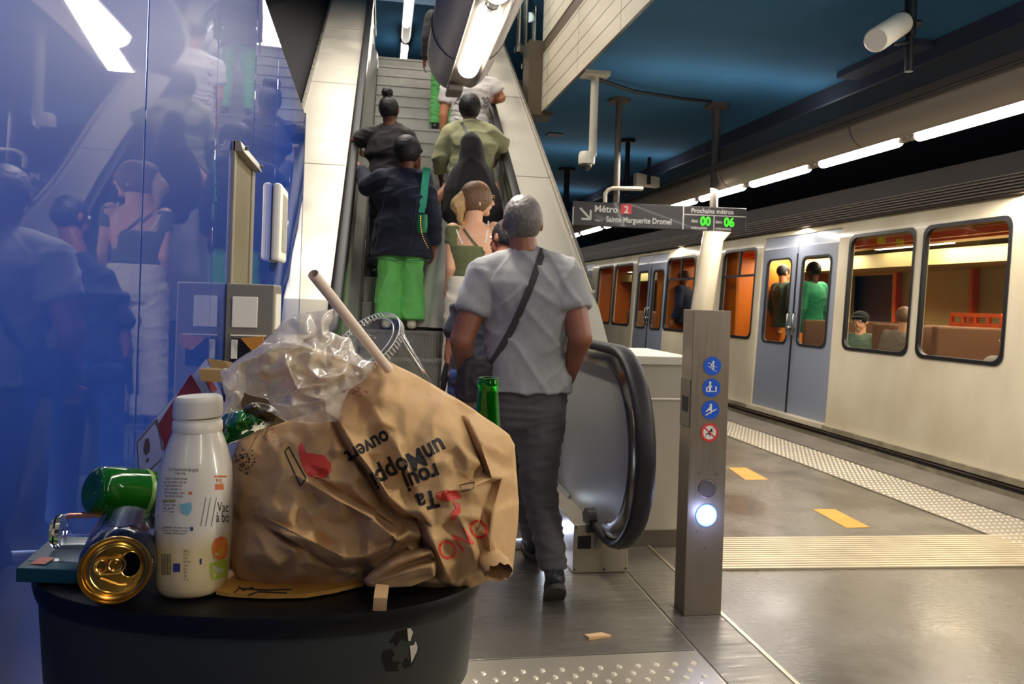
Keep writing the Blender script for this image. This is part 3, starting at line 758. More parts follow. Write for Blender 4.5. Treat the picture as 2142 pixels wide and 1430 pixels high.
mb = MB(); mb.hexa([V((AW + .0, ya, zb - .03)), V((AW + .03, ya, zb - .03)), V((AW + .03, yb, zb - .03)), V((AW + .0, yb, zb - .03)), V((AW + .0, ya, zb)), V((AW + .02, ya, zb)), V((AW + .02, yb, zb)), V((AW, yb, zb))])
mb.build('top_hood', M['grey_pl'], r_, bevel=.002)
mb = MB(); mb.tube([V((AW + .028, ya + .03, zb - .015)), V((AW + .036, ya + .03, zb - .015))], .006, 8); mb.tube([V((AW + .028, yb - .03, zb - .015)), V((AW + .036, yb - .03, zb - .015))], .006, 8); mb.build('bolt', M['steel'], r_)
h_ = empty('door_pull', V((AW, 3.1, 1.45)), 'long white vertical handle mounted on the blue wall', 'handle')
mb = MB(); h0, h1 = AWv(567, 480), AWv(583, 480); mb.box((AW, h0, 1.43), (AW + .035, h1, 1.735)); mb.build('body', M['white_pl'], h_, bevel=.012)
mb = MB(); mb.box((AW + .034, h0 + .06, 1.47), (AW + .037, h1 - .04, 1.70)); mb.build('inset', mat('handle inset', srgb(150, 144, 128), .4), h_, bevel=.001)

# ================================================================== SIGNS
sg = empty('direction_sign', P(1378, 470, 8.5), 'dark hanging sign pointing to the metro line with a countdown display', 'sign')
SO = P(1197, 470, 8.45); 
SX = (P(1560, 482, 8.62) - SO); SWD = SX.length; SX.normalize(); SX.z = 0; SX.normalize()
SN = SX.cross(UZ)  # facing the camera?
if SN.dot(FW) > 0: SN = -SN
sp = lambda a, b, o=0: SO + SX * a + UZ * b + SN * o
def sbox(mb, a0, b0, a1, b1, o0=0, o1=.0):
    mb.hexa([sp(a0, b0, o0), sp(a1, b0, o0), sp(a1, b0, o1), sp(a0, b0, o1), sp(a0, b1, o0), sp(a1, b1, o0), sp(a1, b1, o1), sp(a0, b1, o1)])
pxm = SWD / 362.0     # metres per pixel across the sign
mb = MB(); sbox(mb, 0, 0, SWD, .265, -.08, 0); board = mb.build('sign_board', M['sign'], sg, bevel=.004)
X = lambda px: (px - 1197) * pxm
mb = MB(); sbox(mb, X(1197), .0, X(1199), .2, 0, .002); sbox(mb, X(1425), .0, X(1427.5), .262, 0, .002); sbox(mb, X(1427), .165, X(1558), .174, 0, .002); sbox(mb, X(1490), .0, X(1492), .165, 0, .002); mb.build('divider', M['white_ink'], sg)
mb = MB(); text(mb, 'Métro', .105, lambda a, b: sp(X(1241) + a, .155 + b, .003), .002); mb.build('lettering', M['white_ink'], sg); mb = MB()
text(mb, 'vers', .05, lambda a, b: sp(X(1243) + a, .05 + b, .003)); mb.build('lettering', M['white_ink'], sg); mb = MB(); text(mb, 'Sainte Marguerite Dromel', .088, lambda a, b: sp(X(1266) + a * .80, .05 + b, .003), .0015); mb.build('lettering', M['white_ink'], sg)
mb = MB()
def arrow(mb, fn, s, w_):
    for (x0, y0), (x1, y1) in (((0, 1), (1, 0)), ((1, -.05), (1, .85)), ((1.05, 0), (.15, 0))):
        d = V((x1 - x0, y1 - y0, 0)); n_ = V((-d.y, d.x, 0)).normalized() * w_ / 2
        mb.add([fn((x0 - n_.x) * s, (y0 - n_.y) * s), fn((x1 - n_.x) * s, (y1 - n_.y) * s), fn((x1 + n_.x) * s, (y1 + n_.y) * s), fn((x0 + n_.x) * s, (y0 + n_.y) * s)], [(0, 1, 2, 3)])
arrow(mb, lambda a, b: sp(X(1212) + a, .07 + b, .003), .12, .18); mb.build('arrow', M['white_ink'], sg)
mb = MB(); sbox(mb, X(1296), .145, X(1318), .25, 0, .003); rb = mb.build('line_number', M['signred'], sg); mb = MB(); text(mb, '2', .11, lambda a, b: sp(X(1302) + a, .158 + b, .005), .002); mb.build('numeral', M['white_ink'], rb)
mb = MB(); text(mb, 'Prochains métros', .075, lambda a, b: sp(X(1442) + a * .92, .192 + b, .003), .001)
for x in (1443, 1494): mb.build('display_lettering', M['white_ink'], sg); mb = MB(); text(mb, 'dans', .052, lambda a, b: sp(X(x) + a * .8, .085 + b, .003), .001); mb.build('display_lettering', M['white_ink'], sg); mb = MB(); text(mb, 'minutes', .05, lambda a, b: sp(X(x) + a * 1.15, .012 + b, .003), .001)
mb.build('display_lettering', M['white_ink'], sg)
mb = MB(); text(mb, '00', .14, lambda a, b: sp(X(1462) + a * .85, .055 + b, .004), .004); mb.build('led_digits', M['led'], sg); mb = MB(); text(mb, '06', .14, lambda a, b: sp(X(1512) + a * .85, .055 + b, .004), .004); mb.build('led_digits', M['led'], sg)
mb = MB(); c = sp(X(1287), .26, -.04); mb.tube([c, V((c.x, c.y, 3.6))], .035, 10); mb.tube([V((c.x, c.y, 3.56)), V((c.x, c.y, 3.6))], .12, 10)
mb.build('hanging_pole', M['housing_dark'], sg, smooth=True); mb = MB(); c2 = sp(X(1492), .26, -.04); mb.tube([c2, V((c2.x, c2.y, 3.6))], .045, 10); mb.tube([V((c2.x, c2.y, 3.56)), V((c2.x, c2.y, 3.6))], .13, 10)
mb.build('hanging_pole', M['housing_dark'], sg, smooth=True)
mb = MB(); a = sp(X(1262), .26, .02); mb.tube([a, a + UZ * .10, a + UZ * .14 + SX * .03, a + UZ * .16 + SX * .08, a + UZ * .17 + SX * .42], .022, 8); mb.build('cable_conduit', M['beige'], sg, smooth=True)
# far black poles, loudspeaker boxes
def pole(px, y0, d, y1, r, label):
    a = P(px, y0, d); b = P(px, y1, d); a.z = 3.6; a.x = b.x; a.y = b.y
    mb = MB(); mb.tube([a, b], r, 8); mb.tube([a - UZ * .05, a], r * 3, 8); return tag(mb.build('ceiling_pole', M['black']), label, 'pole')
pole(1310, 295, 10.6, 408, .035, 'thin black pole hanging from the blue ceiling behind the sign')
pole(1184, 372, 13.0, 425, .05, 'short black pole far back beside the escalator edge')
sb = empty('loudspeaker', P(1355, 375, 9.6), 'pale rectangular loudspeaker box on the light fixture above the sign', 'loudspeaker')
a = P(1331, 386, 9.6); bx = P(1380, 392, 9.75) - a; bx.z = 0
mb = MB(); mb.hexa([a, a + bx, a + bx + V((0, .12, 0)), a + V((0, .12, 0)), a + UZ * .155, a + bx + UZ * .125, a + bx + V((0, .12, .125)), a + V((0, .12, .155))]); mb.build('cabinet', M['beige'], sb, bevel=.008)
mb = MB(); c = a + bx * .5 - V((0, .02, 0)); mb.box((c.x - .02, c.y - .01, c.z + .02), (c.x + .02, c.y + .02, c.z + .36)); mb.build('bracket', M['black'], sb)
a = P(1392, 380, 10.2); mb = MB(); mb.box((a.x, a.y, a.z), (a.x + .09, a.y + .1, a.z + .14)); tag(mb.build('junction_box', M['beige'], bevel=.006), 'small pale box beside the loudspeaker on the light fixture', 'box')
# dome camera
dc = empty('dome_camera', P(1226, 350, 7.6), 'white dome security camera on a long white ceiling pole', 'camera')
b = P(1227, 337, 7.6); t_ = P(1242, 158, 7.6); px_ = P(1233, 330, 7.6)
mb = MB(); mb.tube([V((px_.x + .03, px_.y, b.z + .05)), V((px_.x + .03, px_.y, 3.6))], .04, 12); mb.build('pole', M['beige'], dc, smooth=True)
mb = MB(); c = V((px_.x + .03, px_.y, 3.57)); mb.box((c.x - .13, c.y - .1, c.z - .01), (c.x + .13, c.y + .1, c.z + .03)); mb.build('ceiling_plate', M['beige'], dc)
mb = MB(); mb.lathe(b - UZ * .03, [(.0, 0), (.078, 0), (.082, .02), (.082, .09), (.07, .12), (0, .125)], UZ, 24); mb.build('camera_housing', M['white_pl'], dc, smooth=True)
mb = MB(); mb.ball(b - UZ * .03, (.055, .055, .06)); mb.build('dome', mat('smoked dome', srgb(40, 40, 42), .05, coat=1), dc, smooth=True)
mb = MB(); q0 = V((px_.x + .06, px_.y, 3.54)); q1 = P(1490, 178, 8.3); q1.z = 3.54; mb.tube([q0, q0.lerp(q1, .3) - UZ * .05, q0.lerp(q1, .7) - UZ * .03, q1], .018, 6)
tag(mb.build('ceiling_cable', M['black'], smooth=True), 'black cable sagging under the blue ceiling from dome camera pole', 'cable')
# bullet camera
bc = empty('bullet_camera', P(1856, 70, 4.3), 'white cylindrical security camera clamped to a black ceiling pole', 'camera')
a, b = P(1832, 84, 4.15), P(1884, 50, 4.45); ax = (b - a).normalized()
mb = MB(); mb.lathe(a, [(.0, 0), (.058, 0), (.066, .01), (.066, (b - a).length), (0, (b - a).length)], ax, 24); mb.build('camera_housing', M['white_pl'], bc, smooth=True)
mb = MB(); mb.lathe(b, [(.0, -.001), (.068, -.001), (.068, .02), (.05, .035), (0, .035)], ax, 24); mb.build('rear_cap', M['black'], bc, smooth=True)
c = P(1904, 48, 4.5); mb = MB(); mb.tube([b + ax * .03, c], .02, 8); mb.tube([P(1868, 93, 4.3), P(1903, 88, 4.5)], .01, 6); mb.ball(c, .035); mb.tube([c + RW * .0, c + RW * .06], .022, 8); mb.build('clamp', M['black'], bc, smooth=True)
mb = MB(); lo = P(1901, 150, 4.5); mb.tube([V((c.x, c.y, lo.z)), V((c.x, c.y, 3.6))], .024, 10); mb.tube([V((c.x, c.y, c.z - .08)), V((c.x, c.y, 3.6))], .034, 10)
tag(mb.build('ceiling_pole', M['black'], smooth=True), 'black pole at top right holding the cylindrical camera', 'pole')
# vent on ceiling
a = P(1160, 282, 1); vv_ = onz(1160, 282, 3.59); mb = MB(); mb.box((vv_.x - .10, vv_.y - .10, 3.585), (vv_.x + .10, vv_.y + .10, 3.6)); tag(mb.build('ceiling_vent', M['black']), 'small dark rectangular vent in the blue ceiling near the escalator', 'vent')

# ================================================================== COLUMN
cl = empty('support_mast', P(1470, 640, 9.2), 'leaning cream round column standing behind the sign near the train', 'column')
top, bot = P(1493, 487, 9.2), P(1466, 660, 9.2)
dr = (bot - top); bot = top + dr * (top.z / -dr.z) if False else top + dr * ((top.z) / (top.z - bot.z))
mb = MB(); mb.tube([top - dr.normalized() * .12, top, bot], [.115, .125, .14], 24); mb.build('shaft', M['cream'], cl, smooth=True)
mb = MB(); 
for s_ in (1,): mb.tube([top + dr.normalized() * .08 + TX * .09 * s_, top - dr.normalized() * .10 + TX * .22 * s_], .045, 10)
mb.build('brace', M['beige'], cl, smooth=True)
# ================================================================== TRAIN
tr = empty('metro_train', T(6.2, 6, 0), 'cream metro train with grey doors and orange interior standing at the platform', 'train')
U0, LEAN, ZB, ZT = 4.85, .05, .11, 2.27
def side(v, z, o=0.0):
    u = U0 + LEAN * (z - .11) + o
    if z > 2.02: u += .9 * (z - 2.02) ** 2
    return T(u, v, z)
def px_open(xl, xr, yc): return Tv(xr, yc)[0], Tv(xl, yc)[0]
# openings from the photograph: (v near, v far, z0, z1, kind)
wz0, wz1 = Tv(2010, 754)[1], Tv(2010, 466)[1]; print('wz', wz0, wz1, 'door top', Tv(1742, 470), Tv(1610, 496), 'bottom', Tv(1600, 836)); DT = min((Tv(1742, 472)[1] + Tv(1612, 496)[1]) / 2, 2.2)
ops = []
for xl, xr, kd in ((1926, 2106, 'w'), (1771, 1906, 'w'), (1583, 1742, 'd'), (1508, 1576, 'h'), (1392, 1450, 'h'), (1322, 1386, 'd'), (1283, 1320, 'w'), (1249, 1279, 'w')):
    a, b = px_open(xl, xr, 620 if kd != 'd' else 680); ops.append((a, b, kd))
print('openings', [(round(a, 2), round(b, 2), k) for a, b, k in ops])
o0 = ops[0]; ops.insert(0, (o0[0] - 1.9, o0[0] - .55, 'd'))
last = ops[-1][1]
v = last + .5
for kd, wd, gp in (('d', 1.3, .4), ('w', .9, .4), ('w', .9, .4), ('d', 1.3, .4), ('w', .9, 1.2), ('w', .9, .4), ('d', 1.3, .4), ('w', .9, .4), ('w', .9, .3), ('d', 1.3, .4)):
    ops.append((v, v + wd, kd)); v += wd + gp
vend = v + 1; ops.sort()
mb = MB()
zs = [ZB, .4, .7, wz0, 1.2, 1.5, 1.75, wz1, 2.02, DT, 2.10, 2.14, 2.18, 2.22, ZT]
dz0, dz1 = .125, DT
vs_ = sorted({-1.0, vend} | {x for o_ in ops for x in o_[:2]})
def inside(vm, zm):
    for a, b, kd in ops:
        if a < vm < b:
            if kd == 'd': return dz0 < zm < dz1
            return wz0 < zm < wz1
    return False
allz = sorted(set(zs + [dz0]))
for v0, v1 in zip(vs_[:-1], vs_[1:]):
    for z0, z1 in zip(allz[:-1], allz[1:]):
        if inside((v0 + v1) / 2, (z0 + z1) / 2): continue
        mb.hexa([side(v0, z0), side(v0, z0, .05), side(v1, z0, .05), side(v1, z0), side(v0, z1), side(v0, z1, .05), side(v1, z1, .05), side(v1, z1)])
def rrect(v0, v1, z0, z1, r, n=6, inset=0.0, o=0.0):
    v0 += inset; v1 -= inset; z0 += inset; z1 -= inset; pts = []
    for cv, cz, a0 in ((v1 - r, z1 - r, 0), (v0 + r, z1 - r, 90), (v0 + r, z0 + r, 180), (v1 - r, z0 + r, 270)):
        for i in range(n + 1):
            a = math.radians(a0 + 90 * i / n); pts.append((cv + r * math.cos(a), cz + r * math.sin(a)))
    return pts
def sqr(v0, v1, z0, z1, n=6):   # same count as rrect, snapped to the square
    pts = []
    for cv, cz in ((v1, z1), (v0, z1), (v0, z0), (v1, z0)): pts += [(cv, cz)] * (n + 1)
    return pts
def fringe(mb, outer, inner, o0, o1):
    mb.rings([[side(v, z, o0) for v, z in outer], [side(v, z, o0) for v, z in inner], [side(v, z, o1) for v, z in inner], [side(v, z, o1) for v, z in outer]], cap=False)
for a, b, kd in ops:
    if kd != 'd': fringe(mb, sqr(a, b, wz0, wz1), rrect(a, b, wz0, wz1, .09), 0, .04)
mb.build('body_side', M['cream'], tr)
GL = thin_glass('train window glass', (.82, .80, .74), .04)
GLD = thin_glass('door window glass', (.70, .74, .72), .06)
mb = MB(); mb.box((U0 + .12, -1, 2.36), (U0 + 2.4, vend, 2.6), T); mb.hexa([T(U0 + .1, -1, 2.27), T(U0 + .5, -1, 2.27), T(U0 + .5, vend, 2.27), T(U0 + .1, vend, 2.27), T(U0 + .13, -1, 2.44), T(U0 + .5, -1, 2.44), T(U0 + .5, vend, 2.44), T(U0 + .13, vend, 2.44)])
mb.build('roof', M['train_dark'], tr)
mb = MB()
for i in range(6):
    z = 2.285 + i * .027
    mb.box((U0 + .085 + i * .004, -1, z), (U0 + .13 + i * .004, vend, z + .010), T)
mb.build('roof_grille', mat('grille slat', srgb(110, 98, 86), .5, .4), tr)
mb = MB(); mb.box((U0 - .02, -1, -.9), (U0 + .1, vend, .02), T); mb.build('underframe', M['train_dark'], tr)
mb = MB(); mb.box((U0 - .04, -1, .06), (U0 + .04, vend, .11), T); mb.box((U0 - .03, -1, -.12), (U0 + .02, vend, .0), T); mb.build('sill', mat('dirty cream sill', srgb(176, 162, 134), .5, var=.4, vscale=6), tr)
for a, b, kd in ops:
    if kd == 'd':
        mid = (a + b) / 2
        for (c0, c1, s_) in ((a + .01, mid - .012, 1), (mid + .012, b - .01, -1)):
            mb = MB(); w0, w1 = c0 + .12, c1 - .10
            if s_ < 0: w0, w1 = c0 + .10, c1 - .12
            dzs = [dz0, .5, .92, 1.92, 2.0, 2.05, dz1]
            for vv0, vv1 in ((c0, w0), (w0, w1), (w1, c1)):
                for z0, z1 in zip(dzs[:-1], dzs[1:]):
                    if vv0 == w0 and (z0, z1) == (.92, 1.92): continue
                    mb.hexa([side(vv0, z0, .015), side(vv0, z0, .045), side(vv1, z0, .045), side(vv1, z0, .015), side(vv0, z1, .015), side(vv0, z1, .045), side(vv1, z1, .045), side(vv1, z1, .015)])
            fringe(mb, sqr(w0, w1, .92, 1.92), rrect(w0, w1, .92, 1.92, .08), .015, .04)
            lf = mb.build('door_leaf', M['door_grey'], tr)
            mb = MB(); fringe(mb, rrect(w0, w1, .92, 1.92, .08, inset=-.012), rrect(w0, w1, .92, 1.92, .08, inset=.012), .006, .03); mb.build('window_seal', M['black'], lf)
            mb = MB(); mb.add([side(v_, z_, .03) for v_, z_ in rrect(w0, w1, .92, 1.92, .08)], [tuple(range(28))]); mb.build('pane', GLD, lf)
            vh = mid - .06 * s_; mb = MB(); mb.tube([side(vh, 1.02, -.005), side(vh, 1.04, -.03), side(vh, 1.26, -.03), side(vh, 1.28, -.005)], .011, 8); mb.ball(side(vh + .02 * s_, 1.1, -.01), .025); mb.build('handle', M['polished'], lf, smooth=True)
        mb = MB(); mb.hexa([side(mid - .011, dz0, .005), side(mid + .011, dz0, .005), side(mid + .011, dz0, .03), side(mid - .011, dz0, .03), side(mid - .011, 1.97, .005), side(mid + .011, 1.97, .005), side(mid + .011, 1.97, .03), side(mid - .011, 1.97, .03)])
        mb.build('door_seal', M['black'], tr)
        mb = MB(); mb.box((U0 - .06, a, .07), (U0 + .05, b, .118), T); mb.build('door_step', M['cream'], tr)
    else:
        mb = MB(); fringe(mb, rrect(a, b, wz0, wz1, .09, inset=-.016), rrect(a, b, wz0, wz1, .09, inset=.018), -.008, .03)
        if kd == 'h':
            mb.hexa([side(a + .01, 1.73, .0), side(b - .01, 1.73, .0), side(b - .01, 1.73, .03), side(a + .01, 1.73, .03), side(a + .01, 1.76, .0), side(b - .01, 1.76, .0), side(b - .01, 1.76, .03), side(a + .01, 1.76, .03)])
            mm = (a + b) / 2; mb.hexa([side(mm - .015, 1.74, .0), side(mm + .015, 1.74, .0), side(mm + .015, 1.74, .03), side(mm - .015, 1.74, .03), side(mm - .015, wz1, .0), side(mm + .015, wz1, .0), side(mm + .015, wz1, .03), side(mm - .015, wz1, .03)])
        wf = mb.build('window_frame', M['black'], tr)
        mb = MB(); mb.add([side(v_, z_, .03) for v_, z_ in rrect(a, b, wz0, wz1, .09)], [tuple(range(28))]); mb.build('pane', GL, wf)
# interior
IU0, IU1 = U0 + .2, U0 + 2.3
mb = MB(); mb.box((IU0 - .1, -1, .02), (IU1 + .1, vend, .08), T); mb.build('cabin_floor', M['train_dark'], tr)
mb = MB(); mb.box((IU0 - .05, -1, 2.12), (IU1 + .1, vend, 2.2), T); mb.build('cabin_ceiling', M['yellow_cream'], tr)
# far wall with openings (dark windows)
mb = MB()
far = [(o_[0] + .3, o_[1] + .3) for o_ in ops if o_[2] != 'd']
fv = sorted({-1.0, vend} | {x for o_ in far for x in o_})
for v0, v1 in zip(fv[:-1], fv[1:]):
    vm = (v0 + v1) / 2; isw = any(a < vm < b for a, b in far)
    for z0, z1 in ((.08, .98), (.98, 1.85), (1.85, 2.15)):
        if isw and z0 == .98: continue
        mb.box((IU1, v0, z0), (IU1 + .06, v1, z1), T)
mb.build('far_side', M['yellow_cream'], tr)
mb = MB(); mb.box((IU1 + .2, -1, .0), (IU1 + .25, vend, 2.2), T); mb.build('far_skin', mat('grey corrugated lining', srgb(84, 92, 112), .6), tr)
a, b = ops[1][0], ops[1][1]     # nearest big window
c, d = ops[2][0], ops[2][1]
# orange bulkhead seen through second window and the ones behind
mb = MB()
db = ops[3]
for pv_ in (10.3, 12.6, 18.0): mb.box((IU0 + .02, pv_, .1), (IU1, pv_ + .04, 2.1), T)
mb.box((IU0 + .02, 9.75, .1), (IU0 + .06, 10.3, 2.1), T)
mb.build('partition', M['orange'], tr)
mb = MB()
for (x, w_) in ((b - .25, .07), (d - .35, .05), (db[0] + .5, .05), (ops[4][0] + .1, .05)): mb.box((IU1 - .1, x, .1), (IU1 - .02, x + w_, 2.1), T)
mb.box((IU0 + .3, -1, 2.04), (IU0 + .36, vend, 2.1), T); mb.box((IU0 + .55, -1, 2.04), (IU0 + .75, vend, 2.1), T)
mb.build('orange_post', M['orange2'], tr)
mb = MB(); mb.box((IU1 - .06, b - .62, .1), (IU1 - .01, b - .3, 1.4), T); mb.build('yellow_panel', mat('yellow laminate', srgb(228, 168, 30), .4), tr)
mb = MB(); mb.box((IU0 + 1.2, -1, 1.87), (IU1, vend, 2.04), T); mb.build('cornice', M['yellow_cream'], tr)
mb = MB(); mb.box((IU0 + 1.19, a + .3, 1.9), (IU0 + 1.2, b - .35, 2.0), T); mb.build('line_map', mat('line map board', srgb(60, 50, 38), .5), tr)
# seats: high backed benches
n_ = 0
for v in (a - .6, a + .35, b + .3, d - .5, d + .1, ops[4][0] - .5, ops[5][0] + .3, ops[7][0] + .2, ops[8][0] + .2):
    if v > vend: continue
    mb = MB(); mb.box((IU0 + .95 if n_ == 0 else IU0 + .3, v, .4), (IU1 - .1, v + .08, 1.20), T); s_ = mb.build('seat_back', M['brown_seat'], tr, bevel=.02)
    mb = MB(); mb.box((IU0 + .3, v - .45, .36), (IU1 - .1, v, .5), T); mb.build('seat_cushion', M['brown_seat'], s_, bevel=.02)
    n_ += 1
mb = MB()
for a_, b_ in ((a + .1, b - .1), (c + .2, d - .1)):
    for z in (1.20, 1.30): mb.box((IU0 + 1.02, a_, z), (IU0 + 1.06, b_, z + .04), T)
    for q in range(5): vv = a_ + (b_ - a_) * q / 4; mb.box((IU0 + 1.02, vv - .015, 1.2), (IU0 + 1.06, vv + .015, 1.32), T)
mb.build('orange_rail', M['orange2'], tr)
mb = MB(); mb.box((IU0 + 1.02, a + .12, .4), (IU0 + 1.08, b - .1, 1.19), T); mb.box((IU0 + 1.02, c + .5, .4), (IU0 + 1.08, d - .1, 1.19), T); mb.build('bench_panel', M['brown_seat'], tr)
for k_, v in enumerate([0.5 + 2.2 * i for i in range(11)]):
    mb = MB(); mb.box((IU0 + .9, v, 2.08), (IU0 + 1.15, v + 1.2, 2.125), T); mb.build('ceiling_tube', M['white_emit2'], tr)
for v in (4.0, 6.5, 9.5, 13.5): area('lamp_and_fill_light', T(IU0 + 1.0, v, 2.05), .3, 1.6, 26, T(IU0 + 1.0, v, 0), (1, .88, .7))
# ================================================================== PEOPLE
def nrm(v): return V(v).normalized()
def head_mesh(mb, c, f, up, s, jaw=1.0):
    """c = centre of the skull, f = facing, up = crown direction"""
    f = nrm(f); up = nrm(up); r = f.cross(up).normalized(); up = r.cross(f)
    m3 = Matrix((r, f, up)).transposed()
    mb.ball(c + up * .012 * s - f * .008 * s, (.074 * s, .093 * s, .098 * s), m3, 20)
    mb.ball(c - up * .045 * s + f * .022 * s, (.056 * s, .062 * s, .066 * s * jaw), m3, 16)
    mb.cap2(c - up * .088 * s + f * .055 * s, .024 * s, c - up * .092 * s + f * .060 * s, .022 * s)
    mb.cap2(c + up * .000 * s + f * .084 * s, .010 * s, c - up * .030 * s + f * .100 * s, .015 * s)
    mb.cap2(c + up * .016 * s + f * .076 * s - r * .03 * s, .011 * s, c + up * .016 * s + f * .076 * s + r * .03 * s, .011 * s)
    mb.cap2(c - up * .055 * s + f * .080 * s - r * .016 * s, .010 * s, c - up * .055 * s + f * .080 * s + r * .016 * s, .010 * s)
    for q in (-1, 1):
        mb.ball(c + r * (.076 * s * q) - f * .004 * s - up * .008 * s, (.010 * s, .018 * s, .030 * s), m3, 10)
    return r, up
def hand(mb, w_, d, pn, s, curl=.5, mir=1):
    """w_ wrist, d direction of the fingers, pn palm normal"""
    d = nrm(d); pn = nrm(V(pn) - d * V(pn).dot(d)); sd = d.cross(pn) * mir
    L = .085 * s
    mb.loft([(w_, sd * .026 * s, pn * .018 * s), (w_ + d * L * .5, sd * .038 * s, pn * .016 * s), (w_ + d * L, sd * .040 * s, pn * .014 * s)], 14)
    for i, (o, ln) in enumerate(((-.030, .064), (-.010, .074), (.010, .070), (.029, .056))):
        b = w_ + d * L * .95 + sd * o * s; dd = d.copy()
        for j, k in enumerate((.45, .32, .23)):
            a = curl * (.55 + .5 * j); dn = (dd * math.cos(a) + pn * math.sin(a)).normalized() if j or curl > .2 else dd
            e_ = b + dn * ln * k * 1.25 * s; mb.cap2(b, (.0095 - .0012 * j) * s, e_, (.0085 - .0012 * j) * s, 8); b = e_; 
            dd = (dd * math.cos(a * .6) + pn * math.sin(a * .6)).normalized()
    b = w_ + d * L * .25 - sd * .03 * s; t1 = b + (d * .55 - sd * .5 + pn * .35).normalized() * .042 * s; t2 = t1 + (d * .85 - sd * .1 + pn * .4).normalized() * .034 * s
    mb.cap2(b, .013 * s, t1, .011 * s, 8); mb.cap2(t1, .0105 * s, t2, .009 * s, 8)
def stand(o, face, H):
    """default standing joints; o = point between the feet"""
    f = nrm(face); r = f.cross(UZ).normalized(); s = H / 1.75; o = V(o); p = lambda a, b, z: o + r * a * s + f * b * s + UZ * z * s
    return dict(s=s, f=f, r=r, o=o, head=p(0, .02, 1.635), neck=p(0, 0, 1.49), chest=p(0, 0, 1.30), waist=p(0, .01, 1.08), hips=p(0, 0, .93),
                shL=p(-.185, 0, 1.425), shR=p(.185, 0, 1.425), elL=p(-.25, -.03, 1.14), elR=p(.25, -.03, 1.14), wrL=p(-.26, .06, .90), wrR=p(.26, .06, .90),
                hL=p(-.09, 0, .92), hR=p(.09, 0, .92), kL=p(-.10, .02, .50), kR=p(.10, .02, .50), aL=p(-.11, -.02, .09), aR=p(.11, -.02, .09))
def torso_rings(J, k=1.0, hem=None, top=.06, W=1.0, belly=1.0, slope=.045):
    s, f, r = J['s'], J['f'], J['r']
    hp, wa, ch, ne = J['hips'], J['waist'], J['chest'], J['neck']
    ax = (J['shR'] - J['shL']); sw = ax.length / 2; axn = nrm(ax)
    sc = (J['shL'] + J['shR']) / 2
    R = [(hp - UZ * .03 * s, r * .165 * s * k * W, f * .12 * s * k * belly), (hp + UZ * .06 * s, r * .165 * s * k * W, f * .122 * s * k * belly), (wa, r * .148 * s * k * W, f * .115 * s * k * belly),
         (wa.lerp(ch, .5), axn * .162 * s * k * W, f * .118 * s * k), (ch, axn * .185 * s * k * W, f * .125 * s * k), (sc - UZ * slope * s, axn * (sw + .025 * s) * k, f * .105 * s * k),
         (sc + UZ * .012 * s, axn * (sw * .93) * k, f * .082 * s * k), (sc.lerp(ne, .45) + UZ * .012 * s, axn * sw * .58, f * .07 * s * k), (sc.lerp(ne, .82), axn * top * s, f * top * 1.05 * s)]
    if hem is not None: R = [(hem, r * .172 * s * k * W, f * .13 * s * k * belly)] + R[1:]
    return R
def person(label, J, skin, hair, head_f, parts, vox=.010, head_up=None, bun=None, group=None, arm_r=1.0, face=True, no_legs=False, jaw=1.0, hands=(True, True), name='person', palm=(None, None), curl=.5):
    s, f, r = J['s'], J['f'], J['r']
    e = empty(name, J['o'], label, 'person', group)
    mb = MB(); hu = head_up or nrm(J['head'] - J['neck'] + UZ * .25)
    hs_ = s * J.get('hs', 1.0); hr, hup = head_mesh(mb, J['head'], head_f, hu, hs_, jaw)
    mb.cap2(J['neck'] - UZ * .06 * s, .062 * hs_, J['head'] - UZ * .05 * s - nrm(head_f) * .02 * s, .054 * hs_)
    mb.loft(torso_rings(J, .88), 20)
    for q in 'LR':
        mb.cap2(J['sh' + q], .056 * s * arm_r, J['el' + q], .042 * s * arm_r); mb.cap2(J['el' + q], .043 * s * arm_r, J['wr' + q], .027 * s)
        d = nrm(J['wr' + q] - J['el' + q]); pn = palm[0 if q == 'L' else 1] or (r * (1 if q == 'L' else -1))
        if hands[0 if q == 'L' else 1]: hand(mb, J['wr' + q], J.get('hd' + q, d), pn, s, curl, 1 if q == 'L' else -1)
        if not no_legs:
            mb.cap2(J['h' + q], .078 * s, J['k' + q], .05 * s); mb.cap2(J['k' + q], .05 * s, J['a' + q], .036 * s)
    body = blob(mb, 'body', SKIN[skin], e, vox * .62, 3)
    if hair: hair(e, J['head'], nrm(head_f), hup, hr, hs_)
    if face:
        for q in (-1, 1):
            c = J['head'] + hup * .006 * s + nrm(head_f) * .078 * s + hr * .031 * s * q
            mb = MB(); mb.ball(c, .0125 * s, None, 10); ey = mb.build('eye', mat_eye, body, smooth=True)
            mb = MB(); mb.ball(c + nrm(head_f) * .0075 * s, .0062 * s, None, 8); mb.build('iris', M['black'], ey, smooth=True)
    for p_ in parts: p_(e, J)
    return e, body
mat_eye = mat('eye white', srgb(225, 220, 215), .2)
